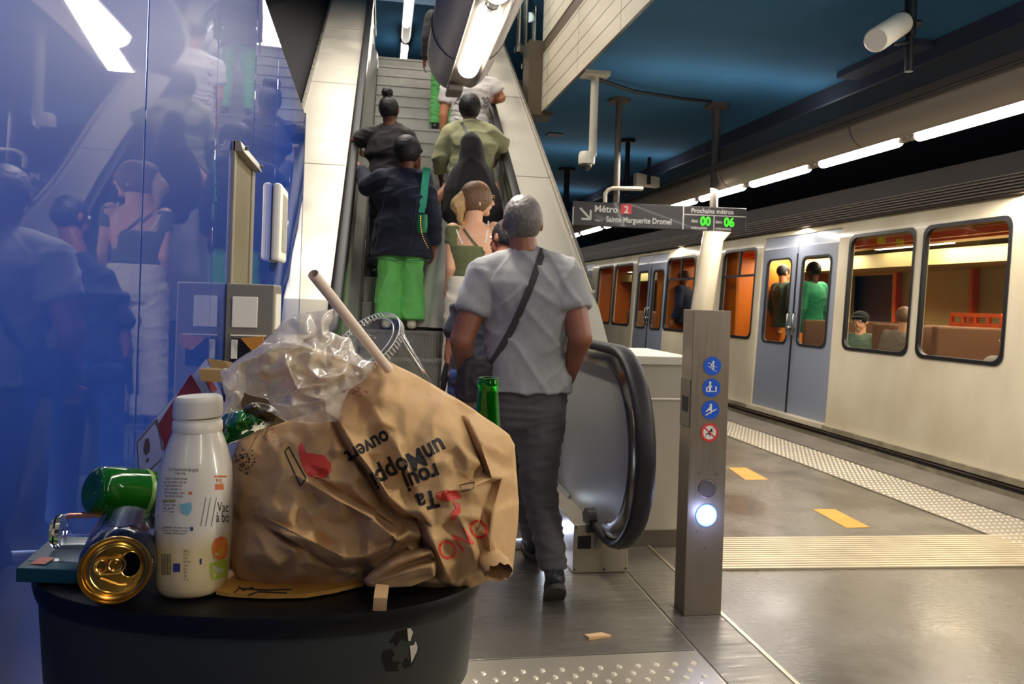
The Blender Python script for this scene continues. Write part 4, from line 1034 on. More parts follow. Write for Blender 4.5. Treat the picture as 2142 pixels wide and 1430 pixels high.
# ---- hair
def hair_short(m_, k=1.06, low=.0, back=.014):
    def g(e, c, f, up, r, s):
        mb = MB(); m3 = Matrix((r, f, up)).transposed()
        mb.ball(c + up * (.022 - low) * s - f * back * s, (.076 * s * k, .093 * s * k, .092 * s * k), m3, 22)
        blob(mb, 'hair', m_, e, .007, 2, wr=wrinkle(.003, (60, 60, 60)))
    return g
def hair_bun(m_):
    def g(e, c, f, up, r, s):
        hair_short(m_, 1.10, .01, .018)(e, c, f, up, r, s)
        mb = MB(); mb.ball(c + up * .135 * s - f * .045 * s, (.048 * s, .048 * s, .046 * s), None, 16); mb.cap2(c + up * .09 * s - f * .04 * s, .035 * s, c + up * .13 * s - f * .045 * s, .035 * s)
        blob(mb, 'hair_bun', m_, e, .008, 2, wr=wrinkle(.006, (50, 50, 50)))
    return g
def hair_tail(m1, m2):
    def g(e, c, f, up, r, s):
        hair_short(m1, 1.17, .022, .020)(e, c, f, up, r, s)
        mb = MB(); b = c - f * .105 * s - up * .005 * s
        mb.cap2(c - f * .08 * s + up * .01 * s, .03 * s, b, .028 * s)
        mb.cap2(b, .040 * s, b - f * .03 * s - up * .05 * s, .052 * s); mb.cap2(b - f * .03 * s - up * .05 * s, .050 * s, b - f * .01 * s - up * .14 * s, .022 * s)
        mb.cap2(b - f * .01 * s - up * .14 * s, .02 * s, b + f * .01 * s - up * .19 * s, .008 * s)
        blob(mb, 'ponytail', m2, e, .008, 2, wr=wrinkle(.008, (25, 25, 12)))
    return g
# ---- clothes
def shirt(m_, k=1.06, sleeve=.55, hemz=None, rs=.072, vox=None, wr=None, W=1.0, belly=1.0, name='shirt', flare=0., re=.06, top=.062):
    def g(e, J):
        s = J['s']; mb = MB()
        hem = J['hips'] + UZ * (hemz if hemz is not None else -.06) * s
        R = torso_rings(J, k, hem, top, W, belly)
        if flare: R[0] = (R[0][0], R[0][1] * (1 + flare), R[0][2] * (1 + flare))
        if hemz is not None and hemz > .05: R = [R[0]] + R[3:]
        mb.loft(R, 24)
        for q in 'LR':
            a, b, c = J['sh' + q], J['el' + q], J['wr' + q]
            mb.ball(a - UZ * .006 * s, rs * s * .98, None, 14); mb.cap2(J['neck'] - UZ * .035 * s, .052 * s, a - UZ * .004 * s, rs * s * .93)
            if sleeve <= 1: mb.loft_sleeve(a, a.lerp(b, sleeve), rs * s * 1.02, rs * s)
            else:
                mb.cap2(a, rs * s, b, re * s * 1.08); mb.loft_sleeve(b, b.lerp(c, sleeve - 1), re * s, re * .85 * s)
        return blob(mb, name, m_, e, vox or .009, 4, wr or wrinkle(.006, (9, 9, 14), random.random() * 50))
    return g
def loft_sleeve(self, a, b, r0, r1):
    d = nrm(b - a); x = nrm(d.cross(V((.3, .9, .1)))); y = d.cross(x)
    self.rings([self.ell(a, x * r0, y * r0, 18), self.ell(a.lerp(b, .5), x * (r0 + r1) / 2, y * (r0 + r1) / 2, 18), self.ell(b, x * r1, y * r1, 18)])
MB.loft_sleeve = loft_sleeve
def trousers(m_, th=.098, kn=.07, an=.06, length=1.0, wr=None, name='trousers', top=.10, W=1.06):
    def g(e, J):
        s, f, r = J['s'], J['f'], J['r']; mb = MB()
        mb.loft([(J['hips'] - UZ * .11 * s, r * .15 * s * W, f * .11 * s * W), (J['hips'] - UZ * .03 * s, r * .17 * s * W, f * .128 * s * W), (J['hips'] + UZ * .06 * s, r * .163 * s * W, f * .118 * s * W), (J['hips'] + UZ * top * s, r * .155 * s * W, f * .112 * s * W)], 22)
        for q in 'LR':
            mb.cap2(J['h' + q] - UZ * .02 * s, th * s, J['k' + q], kn * s)
            a = J['k' + q].lerp(J['a' + q], length); mb.cap2(J['k' + q], kn * s, J['k' + q].lerp(a, .55), (kn * .5 + an * .5) * s); mb.loft_sleeve(J['k' + q].lerp(a, .5), a, (kn * .5 + an * .5) * s, an * s)
        return blob(mb, name, m_, e, .009, 4, wr or wrinkle(.006, (8, 8, 16), random.random() * 50))
    return g
def skirt(m_, r0, r1, name='skirt', botz=.12):
    def g(e, J):
        s, f, r = J['s'], J['f'], J['r']; mb = MB(); b = J['o'] + UZ * botz * s
        def ring(c, a, w_): 
            return [V(c) + r * math.cos(2 * math.pi * i / 48) * a * (1 + w_ * math.sin(i * 2 * math.pi / 6)) + f * math.sin(2 * math.pi * i / 48) * a * .75 * (1 + w_ * math.sin(i * 2 * math.pi / 6)) for i in range(48)]
        mb.rings([ring(b, r1 * s, .09), ring(b.lerp(J['hips'], .5), (r0 + r1) / 2 * s, .06), ring(J['hips'], r0 * s, .02), ring(J['waist'], r0 * .85 * s, 0)])
        return mb.build(name, m_, e, smooth=True)
    return g
def shoes(m_, sole=None, size=1.0):
    def g(e, J):
        s, f = J['s'] * size, J['f']
        for q in 'LR':
            a = J['a' + q]; ff = J.get('ft' + q, f); up = J.get('fu' + q, UZ); mb = MB()
            h = a - up * .045 * s - ff * .03 * s; t_ = a - up * .062 * s + ff * .15 * s
            mb.cap2(h, .042 * s, a - up * .05 * s + ff * .07 * s, .042 * s); mb.cap2(a - up * .05 * s + ff * .06 * s, .042 * s, t_, .034 * s); mb.cap2(a + up * .01 * s, .043 * s, h, .042 * s)
            sh = blob(mb, 'shoe', m_, e, .008, 3)
            mb = MB(); sd = nrm(ff.cross(up)); b = a - up * .094 * s
            mb.loft([(b + up * .0, sd * .046 * s, ff * .135 * s), (b + up * .02 * s, sd * .045 * s, ff * .134 * s)], 20, 2.4)
            for i in range(len(mb.v)): mb.v[i] += ff * .055 * s
            mb.build('sole', sole or M['black'], sh, smooth=True)
    return g
def glasses(e, J, hf, hup, hr, col='black'):
    s = J['s']; mb = MB(); c = J['head'] + hup * .004 * s + nrm(hf) * .098 * s
    for q in (-1, 1):
        o = c + hr * .033 * s * q
        mb.tube([o + hr * .026 * s * math.cos(a) + hup * .020 * s * math.sin(a) for a in [2 * math.pi * i / 16 for i in range(17)]], .0018 * s, 5)
        mb.tube([o + hr * .026 * s * q, o + hr * .05 * s * q - nrm(hf) * .1 * s], .0018 * s, 5)
    mb.tube([c - hr * .008 * s, c + hr * .008 * s], .0018 * s, 5)
    return mb.build('glasses', M['black'] if col == 'black' else M['can_gold'], e)
def ribbon(mb, pts, w_, nr, th=.003):
    """flat strap through pts, width w_, nr(p, t) outward normal"""
    rs = []
    for i, p in enumerate(pts):
        t_ = nrm(pts[min(i + 1, len(pts) - 1)] - pts[max(i - 1, 0)]); n_ = nrm(nr(p)); sd = nrm(t_.cross(n_))
        rs.append([p - sd * w_ / 2, p + sd * w_ / 2, p + sd * w_ / 2 + n_ * th, p - sd * w_ / 2 + n_ * th])
    mb.rings(rs); return mb
def strap_on(objs, pxs, w_, lift=.002, n=24, dd=3.3):
    """strap lying on a garment: the line of pixels is dropped on the garment's surface"""
    tree = world_bvh(objs); ca = caster(tree, lift, dd); out = []
    for i in range(n):
        t_ = i / (n - 1) * (len(pxs) - 1); k = min(int(t_), len(pxs) - 2); fr = t_ - k
        out.append(ca(pxs[k][0] * (1 - fr) + pxs[k + 1][0] * fr, pxs[k][1] * (1 - fr) + pxs[k + 1][1] * fr))
    for _ in range(2): out = [out[0]] + [(out[i - 1] + out[i] * 2 + out[i + 1]) / 4 for i in range(1, len(out) - 1)] + [out[-1]]
    return out
def on_step(k): return .21 * k, (.21 * k + CN) / SL + .15

# 1 ---------- man in grey t-shirt, walking onto the escalator
d = 3.42
o = onz(1120, 1215); J = stand((o.x, o.y, 0.012), EY, 1.74); s = J['s']
pj = lambda x, y, dd: P(x, y, d + dd)
J.update(head=pj(1093, 466, .05), hs=1.12, neck=pj(1098, 516, .03), chest=pj(1105, 628, 0), waist=pj(1098, 745, .0), hips=pj(1102, 838, 0),
         shL=pj(1012, 572, 0), shR=pj(1184, 570, -.02), elL=pj(966, 712, -.06), wrL=pj(976, 815, .12), elR=pj(1214, 705, -.10), wrR=pj(1184, 806, .08),
         hL=pj(1075, 850, .02), hR=pj(1132, 850, -.02), kR=pj(1126, 1010, -.02), aR=pj(1158, 1192, -.12), kL=pj(1086, 985, .22), aL=pj(1118, 1118, .45))
J['ftR'] = nrm(EY * .75 - UZ * .55 + EX * .1); J['fuR'] = nrm(UZ * .8 + EY * .55)
def ridge(c, n):
    # diagonal folds running from the shoulders to the waist
    a = c.x * .9 + c.z * .7; b = c.x * -.8 + c.z * .75
    q = noise.noise(V((a * 9, b * 2.0, c.y * 4))); q2 = noise.noise(V((b * 10 + 9, a * 2.0, c.y * 4)))
    f_ = lambda t: max(0, 1 - abs(t) * 3.2) ** 1.6
    return .0095 * f_(q) + .0080 * f_(q2) - .004
tee = cloth('heather grey jersey', srgb(132, 131, 131), bump=.15, bscale=90, var=.08, vscale=40)
jean = cloth('black faded denim', srgb(58, 54, 54), var=.35, vscale=3, bump=.3, bscale=60, var_col=srgb(84, 80, 80))
man, body = person('heavy man with cropped grey hair in grey t-shirt walking onto the escalator', J, 'dark', hair_short(HAIR['grey'], 1.06, .006, .02), EY * .98 + EX * .1,
    [], vox=.009, arm_r=1.28, jaw=1.1, hands=(True, False), palm=(EX * .3 + EY, None))
tg = shirt(tee, 1.10, .60, .045, .082, .008, ridge, W=1.12, belly=1.12, name='t_shirt', top=.068)(man, J)
tg2 = trousers(jean, .116, .084, .060, wr=wrinkle(.010, (6, 6, 22), 3), name='jeans', W=1.1)(man, J)
shoes(M['black'], mat('worn sole', srgb(66, 62, 56), .8), 1.05)(man, J)
pts = strap_on([tg], [(1137, 520), (1110, 600), (1070, 690), (1020, 775), (1003, 800)], .032, .004, 26, 3.3)
mb = MB(); ribbon(mb, pts, .030, lambda p: C0 - p, .004)
bag = empty('crossbody_bag', P(985, 800, 3.3), 'dark crossbody bag with a diagonal black strap on the back of the man in grey', 'bag')
mb.build('strap', mat('strap webbing', srgb(40, 38, 38), .8), bag)
mb = MB(); mb.loft([(P(984, 838, 3.33), RW * .065, FW * .045), (P(990, 800, 3.33), RW * .082, FW * .05), (P(996, 765, 3.33), RW * .072, FW * .04), (P(1002, 748, 3.33), RW * .04, FW * .03)], 24, 3)
blob(mb, 'pouch', mat('plum black bag fabric', srgb(34, 27, 31), .7, bump=.3, bscale=50), bag, .009, 4, wrinkle(.008, (20, 20, 20)))

# 2 ---------- woman in olive top
z, v = on_step(2); u = Eu(985, v, z + 1.2)
J = stand(E(u, v - .05, z), EY * .9 - EX * .1, 1.70); s = J['s']; D = (J['chest'] - C0).dot(FW)
J.update(head=P(1001, 414, D), hs=1.1, neck=P(988, 460, D), shL=P(947, 482, D - .02), shR=P(1034, 480, D), chest=P(985, 525, D), elL=P(945, 560, D - .05), wrL=P(936, 628, D + .08), elR=P(1046, 560, D + .05), wrR=P(1046, 622, D + .2))
J['hdL'] = nrm(V((0, .1, -1)))
olive = cloth('olive ribbed top', srgb(96, 100, 62)); cream_c = cloth('off white cotton', srgb(214, 204, 184))
w_, b_ = person('woman with blond streaked ponytail in olive off-shoulder top and cream trousers', J, 'light', hair_tail(HAIR['brown'], HAIR['blond']), EX * .93 + EY * .25,
    [trousers(cream_c, .10, .09, .10, top=.14)], vox=.010)
glasses(w_, J, EX * .93 + EY * .25, UZ, nrm((EX * .93 + EY * .25).cross(UZ)), 'gold')
mb = MB(); s = J['s']; f, r = J['f'], J['r']
mb.loft([(J['hips'] + UZ * .14 * s, r * .150 * s, f * .12 * s), (J['waist'] + UZ * .03, r * .142 * s, f * .12 * s), (J['chest'] - UZ * .0, r * .165 * s, f * .125 * s), (J['chest'] + UZ * .03 * s, r * .17 * s, f * .125 * s)], 24)
for q in 'LR': mb.loft_sleeve(J['sh' + q] + UZ * .03 * s, J['sh' + q].lerp(J['el' + q], .38), .058 * s, .058 * s)
blob(mb, 'crop_top', olive, w_, .009, 4, wrinkle(.004, (14, 14, 20)))
pts = strap_on([b_], [(958, 462), (985, 500), (1012, 530)], .012, .004, 14, D); mb = MB(); ribbon(mb, pts, .016, lambda p: C0 - p, .003)
mb.build('bag_strap', mat('khaki strap', srgb(92, 88, 58), .7), w_)
pts = strap_on([b_], [(1022, 462), (1019, 490), (1016, 508)], .012, .003, 8, D); mb = MB(); ribbon(mb, pts, .010, lambda p: C0 - p, .002)
pts = strap_on([b_], [(955, 480), (962, 500), (968, 510)], .012, .003, 8, D); ribbon(mb, pts, .010, lambda p: C0 - p, .002); mb.build('bra_strap', M['white_ink'], w_)
mb = MB(); c = P(937, 614, D + .07); mb.tube([c + RW * .03 * math.cos(a) + (FW * .03) * math.sin(a) for a in [2 * math.pi * i / 14 for i in range(15)]], .005, 6); mb.build('bracelet', M['polished'], w_, smooth=True)
mb = MB(); mb.cap2(P(1003, 421, D - .085), .006, P(1004, 429, D - .085), .004); mb.build('earbud', M['white_pl'], w_, smooth=True)

# 3 ---------- woman in denim jacket and green trousers
z, v = on_step(5); u = Eu(838, v, z + .6)
J = stand(E(u, v, z), EY, 1.58); s = J['s']; D = (J['chest'] - C0).dot(FW)
J.update(head=P(857, 314, D + .02), hs=1.1, neck=P(850, 350, D), shL=P(800, 376, D), shR=P(884, 376, D), chest=P(842, 415, D), waist=P(842, 448, D), hips=P(840, 478, D), elL=P(768, 392, D + .1), wrL=P(752, 350, D + .32), elR=P(906, 462, D - .02), wrR=P(906, 518, D + .05))
denim = cloth('dark indigo denim', srgb(34, 38, 58), bump=.35, bscale=70, var=.25, vscale=10)
green_c = cloth('bright green trousers', srgb(122, 214, 112), var=.1)
hf = EX * .75 + EY * .6
w_, b_ = person('woman in oversized dark denim jacket and green trousers at the left handrail', J, 'dark', hair_short(HAIR['black'], 1.30, .022, .03), hf,
    [trousers(green_c, .115, .100, .115, wr=wrinkle(.012, (9, 9, 7), 8), top=.03, W=.98), shoes(M['white_pl'])], palm=(-UZ, None))
jk = shirt(denim, 1.22, 1.86, -.25, .098, .010, wrinkle(.012, (5, 5, 10), 4), W=1.18, name='denim_jacket', flare=.10, re=.080, top=.075)(w_, J)
glasses(w_, J, hf, UZ, nrm(hf.cross(UZ)))
for pxs, w__ in (([(800, 384), (836, 388), (884, 384)], .005), ([(878, 395), (868, 450), (852, 540)], .005), ([(808, 392), (795, 460), (783, 530)], .005), ([(778, 538), (830, 545), (898, 544)], .005)):
    pts = strap_on([jk], pxs, .005, .002, 22, D - .1); mb = MB(); ribbon(mb, pts, w__, lambda p: C0 - p, .002); mb.build('seam', mat('denim seam', srgb(72, 74, 96), .8), jk)
gb = empty('shoulder_bag', P(885, 480, D - .1), 'small emerald green shoulder bag with wide mint strap on the denim jacket', 'bag')
pts = strap_on([jk], [(893, 350), (888, 395), (883, 445)], .03, .006, 14, D - .12); mb = MB(); ribbon(mb, pts, .056, lambda p: C0 - p, .005); mb.build('strap', mat('mint webbing', srgb(70, 196, 158), .6), gb)
c = P(884, 465, D - .19); mb = MB(); mb.loft([(c - UZ * .08, RW * .035, FW * .03), (c - UZ * .02, RW * .042, FW * .035), (c + UZ * .06, RW * .036, FW * .025)], 18, 3); mb.build('pouch', mat('emerald leather', srgb(18, 132, 88), .35), gb, smooth=True)
mb = MB()
for i in range(15):
    t_ = i / 14; q = P(880 + 16 * t_ - 6 * math.sin(t_ * 3), 452 + 66 * t_, D - .22); mb.ball(q, .0075, None, 6)
mb.build('chain', M['can_gold'], gb, smooth=True)

# 4 ---------- veiled person in white dress
z, v = on_step(5); u = Eu(958, v, z + .5)
J = stand(E(u, v + .1, z), EY, 1.57); s = J['s']; D = (J['chest'] - C0).dot(FW)
J.update(head=P(986, 308, D), neck=P(986, 352, D), shL=P(940, 392, D), shR=P(1030, 392, D))
white_c = cloth('white dress cotton', srgb(206, 202, 192)); blk = cloth('black veil cloth', srgb(30, 27, 28), bump=.15)
def veil(e, J):
    mb = MB(); c = lambda x, y, dd=0: P(x, y, D + dd)
    mb.loft([(c(988, 500), RW * .25, FW * .19), (c(987, 450), RW * .262, FW * .19), (c(986, 400), RW * .235, FW * .17), (c(986, 360), RW * .165, FW * .14), (c(986, 338), RW * .112, FW * .12), (c(986, 312), RW * .097, FW * .115), (c(986, 290), RW * .082, FW * .10), (c(986, 278), RW * .045, FW * .05)], 28)
    return blob(mb, 'veil', blk, e, .012, 4, wrinkle(.010, (8, 8, 3), 2))
person('person in long black veil over a white dress standing behind the woman in olive', J, 'tan', None, EY, [skirt(white_c, .21, .36, 'dress', .03), veil, shoes(M['white_pl'])], hands=(False, False), face=False)

# 5 ---------- person with bun, black t-shirt
z, v = on_step(7); u = Eu(815, v, z + 1.0)
J = stand(E(u, v, z), EY, 1.60); s = J['s']; D = (J['chest'] - C0).dot(FW)
J.update(head=P(815, 230, D + .02), hs=1.14, neck=P(818, 254, D), shL=P(778, 283, D), shR=P(850, 283, D), chest=P(814, 325, D), elL=P(740, 296, D + .05), wrL=P(752, 314, D + .28))
person('person with top bun in a loose black t-shirt', J, 'dark', hair_bun(HAIR['black']), EY * .9 + EX * .35,
    [shirt(cloth('faded black jersey', srgb(46, 40, 40)), 1.18, .80, -.12, .088, wr=wrinkle(.010, (7, 7, 12), 1), W=1.1, name='t_shirt', flare=.05), trousers(cloth('dark trousers', srgb(44, 44, 50)), .1, .075, .065), shoes(M['black'])])
# 6 ---------- person in olive shirt with sling backpack
z, v = on_step(7); u = Eu(985, v, z + 1.0)
J = stand(E(u, v, z), EY, 1.62); s = J['s']; D = (J['chest'] - C0).dot(FW)
J.update(head=P(982, 224, D + .03), hs=1.12, neck=P(983, 246, D), shL=P(940, 280, D), shR=P(1026, 280, D), elR=P(1050, 300, D + .08), wrR=P(1040, 330, D + .25), elL=P(920, 330, D), wrL=P(922, 372, D + .12))
w_, b_ = person('person with cropped black hair in a pale olive overshirt on the escalator', J, 'deep', hair_short(HAIR['black'], 1.26, .02, .02), EY,
    [trousers(cloth('washed light jeans', srgb(150, 166, 184)), .1, .08, .07), shoes(M['black'])])
sh_ = shirt(cloth('pale olive shirt', srgb(158, 156, 116)), 1.22, 1.75, -.14, .092, .010, wrinkle(.012, (6, 6, 9), 7), W=1.12, name='overshirt', flare=.12, re=.075, top=.075)(w_, J)
pts = strap_on([sh_], [(966, 256), (972, 266), (978, 282)], .02, .008, 8, D - .1); mb = MB(); ribbon(mb, pts, .020, lambda p: C0 - p, .004); mb.build('sling_strap', M['black'], w_)
mb = MB(); c = pts[0]; mb.ball(c, .012); mb.build('buckle', M['polished'], w_, smooth=True)
# 7 ---------- man in white printed t-shirt
z, v = on_step(10); u = Eu(982, v, z + 1.0)
J = stand(E(u, v, z), EY, 1.74); s = J['s']; D = (J['chest'] - C0).dot(FW)
J.update(elR=P(1048, 205, D + .02), wrR=P(1022, 216, D + .25), elL=P(928, 240, D), wrL=P(926, 285, D + .05), shL=P(938, 180, D), shR=P(1030, 178, D), neck=P(984, 150, D))
w_, b_ = person('man in a white t-shirt with dark print on its back', J, 'tan', hair_short(HAIR['black']), EY,
    [trousers(cloth('charcoal trousers', srgb(52, 48, 48)), .1, .08, .07), shoes(M['black'])], arm_r=1.15)
ts_ = shirt(cloth('white jersey', srgb(206, 198, 192)), 1.16, .62, -.10, .082, .010, wrinkle(.009, (6, 6, 12), 5), W=1.08, name='t_shirt')(w_, J)
ca = caster(world_bvh([ts_]), .004, D - .12)
mb = MB()
for k_, (px, py) in enumerate(((948, 196), (955, 207), (950, 216), (1008, 206), (1012, 214), (1004, 222))):
    mb.tube([ca(px + 3 * i, py + 3 * math.sin(i * 2.2 + k_)) for i in range(7)], .006, 4)
for i in range(5): a = [ca(940 + 12 * j, 234 + i * 9 - (4 if j % 2 else 0)) for j in range(5)]; mb.tube(a, .004, 4)
mb.build('shirt_print', mat('grey print', srgb(96, 92, 92), .7), ts_)
# 8 ---------- person in green trousers far up
z, v = on_step(16); u = Eu(928, v, z + .3)
J = stand(E(u, v, z), EY, 1.72)
person('person in bright green trousers far up the escalator', J, 'dark', hair_short(HAIR['black']), EY,
    [shirt(cloth('black jacket', srgb(34, 32, 32)), 1.2, 1.9, -.1, .09, name='jacket'), trousers(cloth('leaf green trousers', srgb(84, 160, 84)), .09, .07, .07), shoes(M['black'])], vox=.014)
# 9 ---------- person hidden beside the man in grey
J = stand(E(Eu(1003, 4.25, 1.0), 4.25, .02), EY, 1.70); D = (J['chest'] - C0).dot(FW)
J.update(head=P(1056, 500, D + .05), neck=P(1040, 560, D), shL=P(990, 612, D), shR=P(1090, 612, D), elL=P(950, 690, D), wrL=P(938, 745, D - .03))
J['hdL'] = nrm(V((-.1, 0, -1)))
w_, b_ = person('person in dark jacket mostly hidden behind the man in grey', J, 'dark', hair_short(HAIR['black']), EY * .8 - EX * .6,
    [shirt(cloth('dark navy jacket', srgb(30, 32, 44)), 1.08, 1.3, -.1, .07, name='jacket'), trousers(cloth('blue jeans', srgb(48, 70, 128)), .1, .08, .07), shoes(M['black'])], palm=(EX, None), curl=.7)
mb = MB(); a = P(934, 770, D - .06); mb.tube([a + UZ * .03, a - UZ * .05 - RW * .01, a - UZ * .16 - RW * .02], [.012, .02, .012], 8); tag(mb.build('folded_umbrella', M['black'], smooth=True), 'dark slim folded item hanging from the hand left of the man in grey', 'umbrella')

# passengers in the train
def seated(px, py, u, z0, H, face, label, skin, sh_m, hair, cap=None, arms=None, vox=.012):
    r0 = ray(px, py); t_ = u / r0.dot(TX); c = C0 + r0 * t_       # head point on the plane u = const
    s = H / 1.75; f = nrm(face)
    o = c - UZ * 1.635 * s
    J = stand(o, face, H); J['head'] = c
    return person(label, J, skin, hair, face, [shirt(sh_m, 1.12, 1.9, -.08, .08, name='jacket', vox=.012)] + ([cap] if cap else []), vox=vox, no_legs=True)
def cap_hat(e, J):
    mb = MB(); h = J['head']; f = J['f']; mb.ball(h + UZ * .045 - f * .0, (.088, .1, .078), None, 18); mb.loft([(h + UZ * .045 + f * .09, J['r'] * .07, f * .06), (h + UZ * .055 + f * .09, J['r'] * .07, f * .06)], 18)
    blob(mb, 'cap', cloth('black cap', srgb(28, 30, 28)), e, .008, 2)
seated(1800, 672, U0 + .75, 0, 1.70, -TX * .8 - TY * .5, 'seated passenger in dark cap and grey green jacket behind the train window', 'light', cloth('grey green jacket', srgb(92, 112, 92)), hair_short(HAIR['black']), cap_hat)
seated(1893, 664, U0 + .7, 0, 1.72, TY * .5 + TX, 'grey clad passenger seen from behind at the edge of the second train window', 'light', cloth('grey brown coat', srgb(122, 112, 98)), hair_short(HAIR['brown']))
seated(2112, 715, U0 + .6, 0, 1.55, TY, 'passenger in grey jersey leaning low at the corner of the nearest train window', 'light', cloth('marl grey jersey', srgb(150, 146, 140)), hair_short(HAIR['brown']))
seated(1700, 566, U0 + .9, 0, 1.80, -TX * .4 + TY, 'standing passenger in green top behind the glass of the train door', 'deep', cloth('bright green top', srgb(40, 140, 92)), hair_short(HAIR['black']))
seated(1640, 570, U0 + 1.1, 0, 1.75, TX, 'standing passenger in dark green top behind the left train door glass', 'tan', cloth('bottle green top', srgb(38, 66, 50)), hair_short(HAIR['black']))
seated(1432, 580, U0 + .7, 0, 1.78, TY * .5 - TX * .4, 'passenger in navy jacket standing behind the half open window left of the column', 'tan', cloth('navy jacket', srgb(44, 54, 84)), hair_short(HAIR['brown']))
# ================================================================== LITTER BIN
BC = P(556, 1190, .86); ZR = 1.3 - .302
BC.z = ZR
RX, RY = .2385, .142
def ellring(z, rx, ry, n=72, pw=2.15): return MB().ell(V((BC.x, BC.y, z)), RW * rx, FW * ry, n, pw)
binn = empty('litter_bin', V((BC.x, BC.y, 0)), 'oval black plastic litter bin with recycling arrows, heaped with rubbish', 'litter bin')
mb = MB(); mb.rings([ellring(ZR - .022, RX + .002, RY + .002), ellring(ZR - .010, RX + .005, RY + .005), ellring(ZR - .002, RX + .003, RY + .003), ellring(ZR, RX - .004, RY - .004), ellring(ZR - .001, RX - .02, RY - .02)])
mb.build('lip', M['bin_lip'], binn, smooth=True)
mb = MB(); mb.rings([ellring(ZR - .118, RX - .012, RY - .012), ellring(ZR - .112, RX - .008, RY - .008), ellring(ZR - .022, RX - .001, RY - .001), ellring(ZR - .018, RX - .002, RY - .002)]); hood = mb.build('hood', M['bin'], binn, smooth=True)
mb = MB(); mb.rings([ellring(0.02, RX - .035, RY - .02), ellring(ZR - .115, RX - .035, RY - .02)]); mb.build('body', mat('grey bin body', srgb(110, 106, 98), .5, .2), binn, smooth=True)
mb = MB(); mb.rings([ellring(0.0, RX - .015, RY - .015), ellring(0.02, RX - .015, RY - .015)]); mb.build('foot', M['black'], binn, smooth=True)
def inside_poly(x, y, poly):
    c = False; n = len(poly)
    for i in range(n):
        x1, y1 = poly[i]; x2, y2 = poly[(i + 1) % n]
        if (y1 > y) != (y2 > y) and x < (x2 - x1) * (y - y1) / (y2 - y1) + x1: c = not c
    return c
def edist(x, y, poly):
    best = 1e9; n = len(poly)
    for i in range(n):
        x1, y1 = poly[i]; x2, y2 = poly[(i + 1) % n]; dx, dy = x2 - x1, y2 - y1
        t_ = max(0, min(1, ((x - x1) * dx + (y - y1) * dy) / (dx * dx + dy * dy + 1e-9)))
        best = min(best, math.hypot(x - x1 - dx * t_, y - y1 - dy * t_))
    return best
# recycling arrows
tb = world_bvh([hood]); 
def decal(pxs, ca, mb, sub=.006):
    # fill a pixel polygon, drop it on the surface
    o_ = densify(pxs); nb_ = len(o_); xs_ = [p[0] for p in o_]; ys_ = [p[1] for p in o_]
    y_ = min(ys_) + 3
    while y_ < max(ys_):
        x_ = min(xs_) + 3
        while x_ < max(xs_):
            if inside_poly(x_, y_, pxs) and edist(x_, y_, pxs) > 1.5: o_.append((x_ + .01 * y_, y_))
            x_ += 5
        y_ += 5
    r = delaunay_2d_cdt([V(p) for p in o_], [], [list(range(nb_))], 1, 1e-4)
    mb.add([ca(p.x, p.y) for p in r[0]], [tuple(f) for f in r[2]]); return mb
def densify(pxs, st=4.0):
    out = []
    for i in range(len(pxs)):
        a, b = pxs[i], pxs[(i + 1) % len(pxs)]; n_ = max(1, int(math.hypot(b[0] - a[0], b[1] - a[1]) / st))
        out += [(a[0] + (b[0] - a[0]) * k / n_, a[1] + (b[1] - a[1]) * k / n_) for k in range(n_)]
    return out
cz = lambda pts: [(780 + x / 7.94, 1250 + y / 7.94) for x, y in pts]
ca = caster(tb, .0007, .72)
mb = MB()
for pl_ in ([(275, 742), (395, 560), (565, 520), (600, 520), (600, 715), (545, 722), (480, 668), (385, 815), (360, 750)],
            [(150, 1000), (190, 872), (320, 848), (372, 968), (320, 965), (330, 1060), (450, 1062), (405, 1150), (440, 1212), (230, 1222)],
            [(620, 1060), (560, 985), (490, 1112), (545, 1195), (550, 1160), (650, 1132), (765, 830), (720, 690), (745, 800), (640, 1085)]):
    decal(cz(pl_), ca, mb)
sym = mb.build('recycling_arrows', mat('black vinyl', srgb(8, 8, 8), .35), binn)
ca2 = caster(tb, .0012, .72); mb = MB()
decal(cz([(570, 510), (625, 500), (668, 570), (622, 715), (590, 715)]), ca2, mb); decal(cz([(615, 795), (680, 780), (712, 715), (745, 820), (730, 890), (640, 1085)]), ca2, mb)
mb.build('arrow_white_part', mat('worn white vinyl', srgb(196, 184, 164), .5), sym)  # white pieces of the recycling arrows

